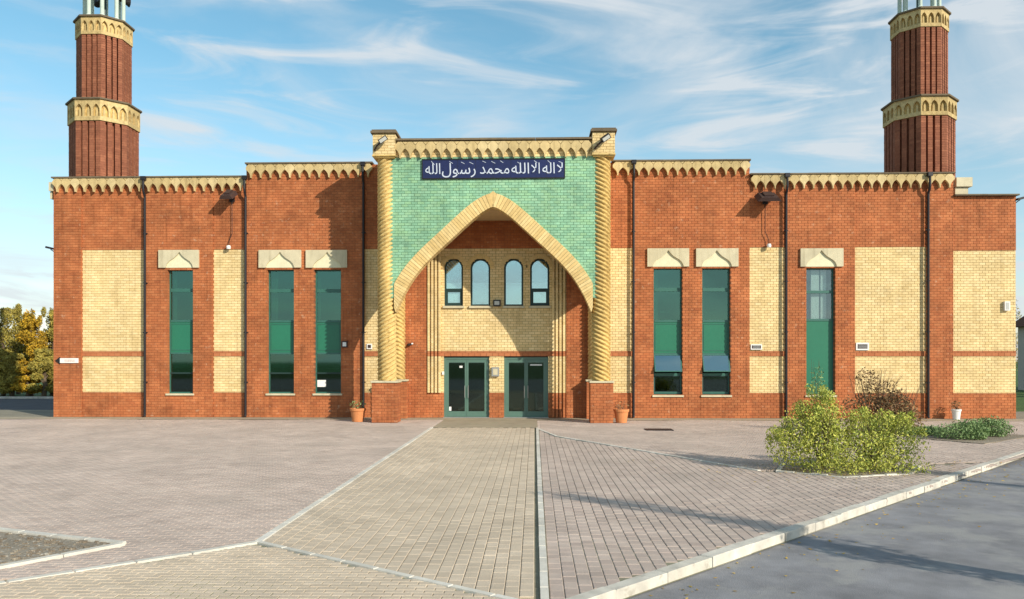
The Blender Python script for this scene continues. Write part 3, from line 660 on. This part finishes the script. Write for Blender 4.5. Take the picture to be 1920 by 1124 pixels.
# twisted columns
def rope(x, y, z0, z1, r, hand, lobes=6, k=6.5, name='twisted_column'):
    nz = int((z1-z0)/.026); na = 72; th = np.arange(na)*2*np.pi/na; V = []
    for i in range(nz+1):
        z = z0+(z1-z0)*i/nz; ph = th*lobes/2-hand*k*z*lobes/2
        rr = r*(.66+.34*np.abs(np.cos(ph))**.6)*(.965 if i % 4 == 0 else 1.0); V.append(np.stack([x+rr*np.cos(th), y+rr*np.sin(th), np.full(na, z)], 1))
    V = np.concatenate(V); i = np.arange(nz)[:, None]; j = np.arange(na)[None]; j2 = (j+1) % na
    F = np.stack([i*na+j, i*na+j2, (i+1)*na+j2, (i+1)*na+j], -1).reshape(-1, 4)
    return link(name, mesh_np(name, V, F, rng.random(len(F))*0+.3, True), 'yellow_brick', porch)
XL_, XR_ = (W(705, -2.6)+W(740, -2.6))/2, (W(1110, -2.6)+W(1147, -2.6))/2
zct = Z(720, 296, -2.6)
for x, h in ((XL_, 1), (XR_, -1)):
    rope(x, -2.25, zb_+.07, zct, .36, h); rope(x, -.2, zb_+.07, 5.25, .36, -h)
# cap blocks
for a, b in ((W(699, -2.66), W(741, -2.66)), (W(1111, -2.66), W(1153, -2.66))):
    Wc = Wall(porch); Wc.region(a, b, zct+.08, 10.66, -2.68, CREAM, None, depth=.86); Wc.build(0)
    box('cap_moulding', [(a+.03, b-.03, -2.65, -1.9, zct-.02, zct+.03), (a-.02, b+.02, -2.71, -1.82, zct+.03, zct+.08)], 'yellow_brick', porch)
    box('cap_coping', [(a-.07, b+.07, -2.77, -1.74, 10.66, 10.74), (a-.03, b+.03, -2.73, -1.78, 10.74, 10.79)], 'dark_coping', porch)
cornice(porch, XI0+.02, XI1-.02, 10.36, YP-.005, .385, 'cornice_stone', .60)
coping(porch, XI0, XI1, ZP, YP, d=.5, seg=1.05, h=.07)
# side walls, lintels over the side openings, ceiling and roof of the porch
for x0, x1 in ((XL_-.34, XL_-.04), (XR_+.04, XR_+.34)):
    box('side_wall', [(x0, x1, -2.0, PY-.02, 5.2, 10.35)], 'cream_face', porch)
    box('side_coping', [(x0-.06, x1+.06, -2.0, PY-.02, 10.35, 10.43)], 'dark_coping', porch)
box('ceiling', [(XL_-.03, XR_+.03, -2.08, -.07, 7.88, 8.05)], 'ceiling', porch)
box('roof', [(XL_-.03, XR_+.03, -2.08, -.07, 8.9, 9.0)], 'dark_coping', porch)
box('back_parapet', [(XL_-.04, XR_+.04, -.05, .24, 8.31, 10.3)], 'red_face', porch)
# calligraphy sign
sx0, sx1, sz0, sz1 = W(793, YP), W(1058, YP), pz(334), pz(300)
sign = thing('calligraphy_sign', 'dark blue panel with white Arabic calligraphy above the pointed arch', 'sign', ((sx0+sx1)/2, YP-.02, sz0))
box('panel', [(sx0, sx1, YP-.055, YP-.004, sz0, sz1)], 'sign_blue', sign)
link('frame', join('frame', [bx(sx0-.03, sx1+.03, YP-.075, YP-.004, sz1, sz1+.03), bx(sx0-.03, sx1+.03, YP-.075, YP-.004, sz0-.03, sz0), bx(sx0-.03, sx0, YP-.073, YP-.004, sz0, sz1), bx(sx1, sx1+.03, YP-.073, YP-.004, sz0, sz1)]), 'black_metal', sign)
words = ["\uFEEA\uFEE0\uFEDF\uFE8D", "\uFEDD\uFEEE\uFEB3\uFEAD", "\uFEAA\uFEE4\uFEA4\uFEE3", "\uFEEA\uFEE0\uFEDF\uFE8D", "\uFEFB\uFE8D", "\uFEEA\uFEDF\uFE8D", "\uFEFB"]
spans = [(798,826),(829,892),(900,955),(959,992),(996,1012),(1017,1040),(1044,1056)]
for wd, (pa, pb) in zip(words, spans):
    cu = bpy.data.curves.new('lettering', 'FONT'); cu.body = wd; cu.extrude = .012; cu.offset = .0; cu.size = 1
    tmp = bpy.data.objects.new('tmp', cu); COL.objects.link(tmp); bpy.context.view_layer.update()
    me = bpy.data.meshes.new_from_object(tmp.evaluated_get(bpy.context.evaluated_depsgraph_get())); bpy.data.objects.remove(tmp)
    vs = np.array([v.co[:] for v in me.vertices]); mn, mx_ = vs.min(0), vs.max(0)
    ax, bx_ = W(pa, YP), W(pb, YP); sxx = (bx_-ax)/(mx_[0]-mn[0])
    hgt = (sz1-sz0)*.60; base = sz0+(sz1-sz0)*.22; szz = hgt/.72
    nv = np.stack([ax+(vs[:, 0]-mn[0])*sxx, np.full(len(vs), YP-.066)-vs[:, 2]*.5, base+vs[:, 1]*szz], 1)
    me.vertices.foreach_set('co', nv.astype(np.float32).ravel()); me.materials.clear(); me.update(); link('lettering', me, 'sign_white', sign)
# fine white vowel strokes over the words and joints between the tiles
ps = []
for pa in (812, 846, 868, 884, 908, 925, 941, 972, 1004, 1030, 1050):
    x = W(pa, YP); z = sz1-.10+random.uniform(-.03, .02); l_ = random.uniform(.04, .09)
    ps.append(xf(bx(-l_, l_, 0, .008, -.008, .008), Matrix.Translation((x, YP-.064, z)) @ Matrix.Rotation(random.uniform(.3, .9), 4, 'Y')))
link('vowel_marks', join('vowel_marks', ps), 'sign_white', sign)
box('tile_joint', [(W(p, YP)-.004, W(p, YP)+.004, YP-.0575, YP-.05, sz0, sz1) for p in (825, 858, 892, 925, 958, 992, 1025)], 'black_metal', sign)
# ================================================================= MINARETS
def minaret(pc, half_lo, half_up, half_r1, half_r2, ys, label):
    YM = 4.0; X = W(pc, YM); dep = -X*ST+(YM+DIST)*CT; s = FPX/dep
    zf = lambda py, r=0: HCAM+(HZ-py)/FPX*(dep-r)
    t = thing('minaret', label, 'minaret', (X, YM, 8.5), 'minarets')
    rl, ru, r1, r2 = (h/s*.845 for h in (half_lo, half_up, half_r1, half_r2))
    def prof(ap, fl=True):         # octagon of apothem-ish size with three flutes per face
        ap = ap*.985; e = ap*math.tan(math.pi/8); pts = []
        for k in range(8):
            a = k*math.pi/4; c = Vector((math.cos(a), math.sin(a))); u = Vector((-c.y, c.x))
            if not fl: pts.append((c*ap-u*e)); continue
            L_ = [(-1, 0), (-.62, 0), (-.62, 1), (-.46, 1), (-.46, 0), (-.10, 0), (-.10, 1), (.10, 1), (.10, 0), (.46, 0), (.46, 1), (.62, 1), (.62, 0)]
            for q, dd in L_: pts.append(c*(ap-.17*dd)+u*e*q)
        return pts
    def shaft(ap, z0, z1, name):
        n = int((z1-z0)/CH); V = []; F = []; P = prof(ap); m = len(P)
        Pi = [p*(1-.014/ap) for p in P]
        for i in range(n):
            za, zb = z0+(z1-z0)*i/n+.005, z0+(z1-z0)*(i+1)/n-.005; o = len(V); j = random.gauss(1, .0012)
            V += [(X+p.x*j, YM+p.y*j, za) for p in P]+[(X+p.x*j, YM+p.y*j, zb) for p in P]
            V += [(X+p.x, YM+p.y, zb) for p in Pi]+[(X+p.x, YM+p.y, zb+.01) for p in Pi]
            for a in range(3):
                for k in range(m):
                    k2 = (k+1) % m; F.append((o+a*m+k, o+a*m+k2, o+(a+1)*m+k2, o+(a+1)*m+k))
        link(name, mesh_np(name, V, F, rng.random(len(F))), 'minaret_brick', t)
    def ring(ap, z0, z1, name):
        P = prof(ap-.13, False); V = [(X+p.x, YM+p.y, z0) for p in P]+[(X+p.x, YM+p.y, z1) for p in P]
        F = [tuple(range(8))[::-1], tuple(range(8, 16))]+[(k, (k+1) % 8, (k+1) % 8+8, k+8) for k in range(8)]
        me = bpy.data.meshes.new(name); me.from_pydata(V, [], F); core = link(name, me, 'yellow_brick', t)
        ap2 = ap*.985; e = ap2*math.tan(math.pi/8); H = z1-z0; cells = 3; cw = 2*e/cells
        ps = []
        for c in range(cells):
            xc = -e+cw*(c+.5); h = cw*.40; zb = H*.20; zsx = H*.45; za = H*.80
            for sg in (1, -1):
                pl = [(xc, 0), (xc+sg*cw/2, 0), (xc+sg*cw/2, H), (xc, H), (xc, za)]
                for q in range(1, 6): a = q/5; pl.append((xc+sg*h*math.sin(a*math.pi/2)**.9, zsx+(za-zsx)*(1-a)**.75 if a < 1 else zsx))
                pl += [(xc+sg*h, zb), (xc, zb)]
                ps.append(prism(pl, -.12, 0))
            ps.append(prism([(xc-h*.35, zb+.02), (xc+h*.35, zb+.02), (xc+h*.28, zsx+.08), (xc, za-.12), (xc-h*.28, zsx+.08)], -.05, 0))
        me = join('frieze_panel', ps); me.materials.append(MATS['frieze'])
        for k in range(8):
            o = link('frieze_panel', me, 'cream_brick', t); a = k*math.pi/4
            o.location = (X+math.cos(a)*(ap2-.12), YM+math.sin(a)*(ap2-.12), z0); o.rotation_euler = (0, 0, a+math.pi/2)
        P = prof(ap+.08, False); V = [(X+p.x, YM+p.y, z1) for p in P]+[(X+p.x, YM+p.y, z1+.07) for p in P]
        me = bpy.data.meshes.new('ledge'); me.from_pydata(V, [], F); link('ledge', me, 'dark_coping', t)
    y1t, y1b, y2t, y2b, yl = ys
    za, zb = zf(y1b, rl), zf(y1t, r1); zc, zd = zf(y2b, ru), zf(y2t, r2)
    shaft(rl, 8.5, za, 'lower_shaft'); ring(r1, za, zb, 'lower_gallery'); shaft(ru, zb+.07, zc, 'upper_shaft'); ring(r2, zc, zd, 'upper_gallery')
    zl = zd+.07; rp = ru*.74
    V, F = lathe([(rp+.14, 0), (rp+.14, .1), (0, .1)], 8, (X, YM, zl)); link('lantern_base', join('lantern_base', [(V, F)]), 'minaret_pale', t)
    for k in range(8):
        a = (k+.5)*math.pi/4; x, y = X+math.cos(a)*rp, YM+math.sin(a)*rp
        link('lantern_post', join('lantern_post', [lathe([(.10, .1), (.13, .13), (.085, .2), (.085, 1.7), (.12, 1.8), (.12, 1.9)], 12, (x, y, zl))]), 'minaret_pale', t)
    ps = [lathe([(rp+.12, 1.9), (rp+.12, 2.3), (rp+.3, 2.35), (rp+.3, 2.45)], 8, (X, YM, zl))]; link('lantern_cornice', join('lantern_cornice', ps), 'cream_brick', t)
    pr = [((rp+.15)*math.cos(a)*(1+.12*math.sin(2*a)), 2.45+1.6*math.sin(a)) for a in np.linspace(0, math.pi/2, 14)]
    link('dome', join('dome', [lathe(pr, 24, (X, YM, zl)), tube([(X, YM, zl+4), (X, YM, zl+4.8)], [.05, .01])]), 'minaret_pale', t)
    link('stair_core', join('stair_core', [lathe([(.1, .1), (.1, 2.4)], 10, (X, YM, zl))]), 'dark_frame', t)
    for k in (1, 3, 5, 7):
        a = k*math.pi/4; d = Vector((math.cos(a), math.sin(a), 0)); c = Vector((X, YM, zl+1.35))
        link('loudspeaker', join('loudspeaker', [tube([c+d*(rp-.2), c+d*(rp+.05), c+d*(rp+.3)], [.06, .07, .2], 14)]), 'black_metal', t)
minaret(195.5, 65.5, 52, 68, 54, (186, 226, 31, 64, 25), 'left minaret, fluted red brick tower rising behind the left wing')
minaret(1723.5, 66.5, 53, 69, 55, (180, 216, 16, 50, 12), 'right minaret, fluted red brick tower rising behind the right wing')
# ================================================================= FITTINGS ON THE WALLS
def floodlight(px, py, pxc, pyc, label, wide=.5):
    X = W(px, -.5); z = Z(px, py, -.5); t = thing('floodlight', label, 'floodlight', (X, PY, z), 'floodlights on the wings')
    Mx = Matrix.Translation((X, -.46, z)) @ Matrix.Rotation(R(28), 4, 'X')
    hs_ = join('housing', [xf(v, Mx) for v in (prism([(-wide, -.05), (wide, -.05), (wide*.7, .1), (-wide*.7, .1)], -.36, .30), bx(-wide*.4, wide*.4, -.2, .25, .1, .16))])
    link('housing', hs_, 'brown_metal', t); link('lens', join('lens', [xf(bx(-wide+.05, wide-.05, -.3, .24, -.065, -.052), Mx)]), 'lamp_glass', t)
    link('arm', join('arm', [tube([(X, PY-.09, z-.1), (X, -.35, z-.05), (X, -.44, z+.02)], .03, 8), bx(X-.1, X+.1, PY-.07, PY-.003, z-.2, z+.06)]), 'black_metal', t)
    x2, z2 = W(pxc), Z(pxc, pyc); pts = [(X, PY-.05, z-.1), (X, PY-.04, z2+.55), (x2, PY-.04, z2+.2), (x2, PY-.04, z2)]
    link('conduit', join('conduit', [tube(pts, .013, 6)]), 'black_metal', t)
    link('junction_box', join('junction_box', [lathe([(0, -.07), (.08, -.07), (.09, 0), (.07, .07), (0, .08)], 12, (x2, PY-.08, z2-.02))]), 'white_paint', t)
floodlight(428, 366, 431, 464, 'dark floodlight high on the left wing with a kinked cable', .27)
floodlight(1440, 370, 1440, 461, 'wide dark floodlight high on the right wing beside the downpipe', .46)
def spotlight(px, py, dx, label):
    X = W(px, -2.75); z = Z(px, py, -2.75); t = thing('spotlight', label, 'spotlight', (X, -2.7, z), 'spotlights on the porch caps')
    Mx = Matrix.Translation((X+dx*.12, -2.98, z+.05)) @ Matrix.Rotation(R(-34)*1, 4, 'Y') @ Matrix.Rotation(R(20), 4, 'X')
    link('housing', join('housing', [xf(bx(-.17, .17, -.12, .12, -.085, .085), Mx)]), 'black_metal', t)
    link('lens', join('lens', [xf(bx(-.14, .14, -.127, -.121, -.06, .06), Mx)]), 'lamp_glass', t)
    link('arm', join('arm', [tube([(X-.25, -2.70, z-.26), (X-.12, -2.85, z-.14), (X+dx*.1, -2.95, z+.02)], .035, 8)]), 'brown_metal', t)
spotlight(714, 268, 1, 'small black spotlight on the left porch cap'); spotlight(1128, 265, 1, 'small black spotlight on the right porch cap')
def flat_box(name, px0, px1, py0, py1, y, d, m, label, cat, inner=None, group=None, louv=0):
    x0, x1, z0, z1 = W(px0, y), W(px1, y), Z(px0, py1, y), Z(px0, py0, y); t = thing(name, label, cat, ((x0+x1)/2, y, z0), group)
    link('casing', join('casing', [bx(x0, x1, y-d, y-.003, z0, z1)]), m, t)
    if inner: 
        e = min(x1-x0, z1-z0)*.2; link('face', join('face', [bx(x0+e, x1-e, y-d-.006, y-d+.004, z0+e, z1-e)]), inner, t)
    for k in range(louv):
        zz = z0+(z1-z0)*(.28+.18*k); link('louvre', join('louvre', [bx(x0+.08, x1-.08, y-d-.02, y-d-.006, zz, zz+.02)]), 'grey_metal', t)
    return t
flat_box('vent_grille', 1407, 1428, 646, 656, .02, .07, 'white_paint', 'white framed vent low on the narrow cream panel right of the paired windows', 'vent', 'brown_metal', 'wall vents', 3)
flat_box('vent_grille', 1604, 1628, 643, 657, .02, .07, 'white_paint', 'white framed vent on the wide cream panel behind the brown shrub', 'vent', 'brown_metal', 'wall vents', 3)
flat_box('alarm_box', 1881, 1891, 566, 583, .02, .12, 'white_paint', 'white alarm box on the cream panel at the right end', 'alarm box', 'lamp_glass')
flat_box('wall_box', 641, 652, 640, 652, PY, .07, 'brown_metal', 'small white fronted box beside the window left of the porch', 'box', 'paper')
flat_box('notice_board', 688, 698, 645, 655, .02, .05, 'white_paint', 'small dark notice beside the left twisted column', 'notice', 'brown_metal')
flat_box('letter_box', 922, 936, 689, 706, .0, .10, 'grey_metal', 'grey letter box on the wall between the two doors', 'letter box', 'pale_stone')
flat_box('door_bell', 829, 833, 697, 703, .0, .06, 'white_paint', 'tiny white bell push left of the left door', 'door bell')
lt = flat_box('wall_lantern', 925, 939, 563, 575, .0, .16, 'black_metal', 'black square lamp between the middle arched windows', 'wall lamp', 'lamp_glass')
t = thing('security_camera', 'small dark camera on the red pilaster right of the left column', 'camera', (W(769), PY, Z(769, 646)))
x, z = W(769), Z(769, 646); link('body', join('body', [tube([(x-.06, -.24, z-.03), (x+.05, -.12, z)], .05, 12)]), 'black_metal', t); link('mount', join('mount', [tube([(x+.03, -.14, z), (x+.12, PY-.01, z+.03)], .03, 8)]), 'white_paint', t)
# arrow sign on the left corner
x0, x1, z0, z1 = W(115), W(149), Z(130, 681), Z(130, 672)
t = thing('arrow_sign', 'small white sign with red lettering and a black arrow tip on the left corner', 'sign', ((x0+x1)/2, PY, z0))
box('board', [(x0, x1, PY-.04, PY-.003, z0, z1)], 'white_paint', t)
link('arrow_tip', join('arrow_tip', [prism([(x0-.005, z0-.05), (x0-.005, z1+.05), (x0-.20, (z0+z1)/2)], PY-.04, PY-.003)]), 'black_metal', t)
xx = x0+.2; k = 0
while xx < x1-.12:
    w_ = random.uniform(.018, .04); box('lettering', [(xx, xx+w_*.4, PY-.044, PY-.0405, z0+.06, z1-.05), (xx, xx+w_, PY-.0435, PY-.0405, z0+.06, z0+.075)], 'terracotta', t); xx += w_+.022
# bracket lamps at the two outer corners
for px, py, lab in ((97, 468, 'small dark fitting on the left end corner at panel height'), (1914, 375, 'small dark fitting at the right end corner under the coping')):
    sg = -1 if px < 500 else 1; xe = xs[102] if px < 500 else xs[1905]; z = Z(px, py); t = thing('corner_light', lab, 'light', (xe, .1, z), 'corner lights')
    link('arm', join('arm', [tube([(xe, .1, z-.15), (xe+sg*.1, .06, z-.05), (xe+sg*.18, .04, z)], .018, 6)]), 'black_metal', t)
    link('head', join('head', [prism([(xe+sg*.04, z-.02), (xe+sg*.34, z+.05), (xe+sg*.32, z+.13), (xe+sg*.04, z+.06)], -.08, .16)]), 'black_metal', t)
# ================================================================= POTS
def pot(X, Y, r, h, m, label, n, leafm, col=.25):
    t = thing('plant_pot', label, 'plant pot', (X, Y, 0), 'plant pots along the wall')
    V = lathe([(0, 0), (r*.72, 0), (r*.96, h*.82), (r*1.06, h*.82), (r*1.08, h), (r*.96, h), (r*.92, h*.86)], 24, (X, Y, .004)); link('pot', join('pot', [V]), m, t)
    link('soil', join('soil', [lathe([(r*.93, h*.87), (0, h*.9)], 20, (X, Y, .004))]), 'soil', t)
    pl = twigs('stems', (X, Y, h*.85), 9, col, r*1.3, 'bark', t, .008)
    leaves('leaves', [(X, Y, h+col*.6, r*1.2, r*1.1, col*.6, 1)], n, .045, leafm, t)
pot(*G(671, 791), .28, .50, 'terracotta_pot', 'terracotta pot with a sparse plant left of the porch', 60, 'leaf_green')
pot(*G(1165, 793), .27, .50, 'terracotta_pot', 'terracotta pot with a withered plant right of the porch', 35, 'leaf_brown', .3)
pot(W(1793, -.5), -.5, .17, .40, 'white_paint', 'small pale pot with a brown plant at the right end wall', 90, 'leaf_brown', .28)
# drain cover
x, y = G(1235, 806); t = thing('drain_cover', 'dark drain cover set in the paving right of the porch', 'drain cover', (x, y, 0))
box('frame', [(x-.45, x+.45, y-.3, y+.3, -.02, .012)], 'black_metal', t); box('grating_bar', [(x-.4+i*.08, x-.36+i*.08, y-.26, y+.26, .010, .018) for i in range(11)], 'brown_metal', t)
# ================================================================= PLANTS
t = thing('garden_bush', 'large yellow green bush in the kerbed bed on the right of the forecourt', 'bush', (6.4, -14.6, 0))
bl = [(5.75,-14.6,.55,.85,.8,.6,3), (5.95,-14.4,1.1,.62,.6,.52,2), (5.6,-14.5,.9,.6,.6,.5,1.4), (7.0,-14.5,.5,1.0,.85,.62,3.2), (7.6,-14.2,.55,.75,.7,.6,2), (6.5,-15.0,.4,1.0,.7,.5,2), (7.2,-14.0,.75,.7,.6,.42,1.2), (5.2,-14.7,.45,.5,.5,.42,1), (6.0,-15.2,.15,.8,.5,.25,.8), (7.3,-15.0,.12,.8,.5,.25,.8)]
bl = [(a+.10, b-.42, c, d*.90, e*.90, f*.97, g) for a, b, c, d, e, f, g in bl]
for _ in range(60):
    b_ = random.choice(bl[:8]); a_ = random.uniform(0, 6.28); e_ = random.uniform(.1, 1.3)
    bl.append((b_[0]+math.cos(a_)*math.cos(e_)*b_[3]*.92, b_[1]+math.sin(a_)*math.cos(e_)*b_[4]*.92, b_[2]+math.sin(e_)*b_[5]*random.uniform(.9,1.15), .11, .11, .17, .10))
leaves('foliage', bl, 21000, .032, 'leaf_lime', t, shell=.2, up=.5)
twigs('stems', (6.1,-14.9,.0), 40, 1.35, .7, 'bark', t); twigs('stems', (7.1,-14.8,.0), 36, 1.0, .9, 'bark', t)
twigs('tall_shoots', (6.15,-14.3,.5), 5, 1.7, .14, 'bark', t, .008); leaves('shoot_leaves', [(6.2,-14.3,1.8,.14,.14,.4,1)], 170, .03, 'leaf_green', t)
X = W(1650, -6.5); lit = []
for _ in range(420):
    t_ = random.uniform(2, 34); o_ = random.uniform(.12, .5)+random.random()**3*1.2; x_, y_ = Ka[0]+kd.x*t_+kn.x*o_, Ka[1]+kd.y*t_+kn.y*o_; lit.append((x_, y_, -.108))
for _ in range(500):
    a_ = random.gauss(0, 1.6); b_ = random.gauss(0, 1.1); lit.append((6.5+a_, -14.9+b_, .012))
V = []; F = []
for i, (x_, y_, z_) in enumerate(lit):
    a_ = random.uniform(0, 3.14); s_ = random.uniform(.012, .035); c_, d_ = math.cos(a_)*s_, math.sin(a_)*s_
    V += [(x_-c_, y_-d_, z_+random.uniform(0, .012)), (x_+d_*.5, y_-c_*.5, z_), (x_+c_, y_+d_, z_+random.uniform(0, .012)), (x_-d_*.5, y_+c_*.5, z_)]; F.append((4*i, 4*i+1, 4*i+2, 4*i+3))
tag(link('fallen_leaves', mesh_np('fallen_leaves', V, F, rng.random(len(F))), 'leaf_autumn', kind='stuff'), 'small yellow fallen leaves scattered under the bush and along the gutter', 'leaves')
t = thing('brown_shrub', 'sparse reddish brown shrub behind the yellow green bush', 'shrub', (X, -6.5, 0))
leaves('foliage', [(X-.3,-6.4,.7,.9,.6,.6,2), (X+.4,-6.6,.8,.6,.5,.5,2), (X+.1,-6.4,1.2,.7,.5,.5,1), (X-.4,-6.4,1.7,.4,.3,.35,.3), (X+.8,-6.6,.5,.5,.5,.35,1)], 4200, .05, 'leaf_brown', t, shell=.2)
twigs('stems', (X-.2,-6.4,0), 34, 1.9, .9, 'bark', t, .014); twigs('stems', (X+.6,-6.6,0), 26, 1.4, .8, 'bark', t, .012)
for i, (x, y, r_, h_) in enumerate(((12.5,-8.2,.75,.32), (13.6,-7.2,.9,.36), (12.0,-6.8,.8,.16))):
    t = thing('low_shrub', ['low green spreading shrub nearest the kerb on the right', 'low green spreading shrub with pale flowers by the right end wall', 'flat dark ground cover plant beside the yellow bush'][i], 'shrub', (x, y, 0), 'low shrubs in the right bed')
    leaves('foliage', [(x, y, h_*.5, r_, r_*.8, h_, 1), (x+.3, y-.2, h_*.7, r_*.5, r_*.5, h_, .5)], 3200, .04, 'leaf_green', t, shell=.2, up=.4)
    twigs('stems', (x, y, 0), 8, h_, r_*.8, 'bark', t, .008)
def tree(x, y, h, rad, m, label, n=5200, group='trees beyond the side road', leaf=.085, trunk=.3, shell=.3):
    t = thing('broadleaf_tree', label, 'tree', (x, y, -.1), group)
    tr = [tube([(x, y, -.15), (x+.1, y, h*.25), (x-.05, y+.1, h*.5), (x, y, h*.85)], [.16, .13, .09, .03], 8)]
    bl = []
    for k in range(16):
        a = random.uniform(0, 6.28); zz = random.uniform(.12, .97); s = rad*random.uniform(.25, .75)*(1.1-zz*.75)
        c = (x+math.cos(a)*s, y+math.sin(a)*s, h*zz); bl.append((*c, rad*random.uniform(.22, .42), rad*random.uniform(.22, .42), h*random.uniform(.07, .14), 1))
        tr.append(tube([(x, y, h*zz*.6), tuple((Vector((x, y, h*zz*.75))+Vector(c))/2), c], [.06, .035, .012], 5))
    for k in range(14): a = random.uniform(0, 6.28); s = rad*random.uniform(.0, .45); bl.append((x+math.cos(a)*s, y+math.sin(a)*s, h*random.uniform(.93, 1.06), .16, .16, h*.07, .16))
    link('trunk', join('trunk', tr), 'bark', t); leaves('crown', bl, int(n*1.9), leaf, m, t, shell=shell)
import itertools
LB = [('leaf_olive','olive green tree at the far left edge beyond the side road'), ('leaf_autumn','golden yellow autumn tree beyond the side road, nearest the building corner'), ('leaf_olive','dark olive tree tight against the left building corner'),
      ('leaf_olive','olive tree behind the golden tree'), ('leaf_autumn','low golden shrub at the foot of the far left trees')]
for px, y, h, rad, m, lab, n in ((6, 22, 6.2, 1.7, 'leaf_olive', LB[0][1], 5200), (58, 21.4, 5.9, 1.55, 'leaf_autumn', LB[1][1], 7500), (98, 22.8, 6.2, 1.6, 'leaf_olive', LB[2][1], 5200), (34, 25, 6.6, 1.8, 'leaf_olive', LB[3][1], 5200),
    (22, 20.2, 2.9, 1.3, 'leaf_olive', 'low olive shrub in front of the golden tree', 4800), (82, 20.0, 3.2, 1.3, 'leaf_olive', 'low dusty shrub beside the left building corner', 4800), (52, 19.8, 2.0, 1.2, 'leaf_autumn', LB[4][1], 3500), (-8, 20.2, 3.0, 1.4, 'leaf_olive', 'low shrub cut by the left edge of the picture', 3500),
    (-60, 22, 6.2, 2.1, 'leaf_olive', 'olive tree further left along the side road', 3600), (-150, 23, 6.6, 2.2, 'leaf_autumn', 'golden tree further left along the side road', 3600), (-240, 22, 6.0, 2.1, 'leaf_olive', 'last olive tree of the row along the side road', 3600),
    (150, 23, 5.8, 2.1, 'leaf_olive', 'olive tree behind the left corner of the mosque', 3600), (230, 24, 6.2, 2.1, 'leaf_autumn', 'golden tree hidden behind the left wing', 3600)):
    tree(W(px, y), y, h*.87, rad, m, lab, n)
tree(7.9, -25.4, 4.6, .8, 'leaf_olive', 'slim young street tree beside the road in front of the forecourt', 1500, 'street trees by the road', .06, shell=.1)
tree(14.6, -21.4, 5.0, 1.0, 'leaf_olive', 'second young street tree across the road from the forecourt', 1800, 'street trees by the road', .06, shell=.1)
# right background: house, trees, lawn
t = thing('house', 'brown roofed house behind trees at the right edge', 'house', (43, 28, -.1))
box('wall', [(38.6, 50, 24, 33, -.1, 5.0)], 'render_wall', t)
link('roof', join('roof', [([(38.0,23.4,4.95),(50.6,23.4,4.95),(50.6,33.6,4.95),(38.0,33.6,4.95),(39.6,28.5,7.7),(49,28.5,7.7)], [(0,1,5,4),(1,2,5),(2,3,4,5),(3,0,4),(3,2,1,0)])]), 'roof_tile', t)
for x in (40, 43, 46): o = box('window', [(x, x+1.3, 23.95, 24.05, 3.0, 4.3)], 'white_paint', t); box('pane', [(x+.1, x+1.2, 23.93, 23.96, 3.1, 4.2)], 'glass_dark', o)
tree(33.6, 19, 3.4, 1.6, 'leaf_olive', 'dark shrub behind the right end of the mosque', 3600, 'trees by the house'); tree(36.2, 22, 4.0, 1.8, 'leaf_green', 'green tree in front of the brown roofed house', 4200, 'trees by the house')
tree(41, 40, 9.5, 3.2, 'leaf_olive', 'tall tree rising behind the house roof', 4200, 'trees by the house')
sheet('lawn', [(20,4.0),(90,4.0),(90,60),(20,60)], -.05, 'grass', .1)
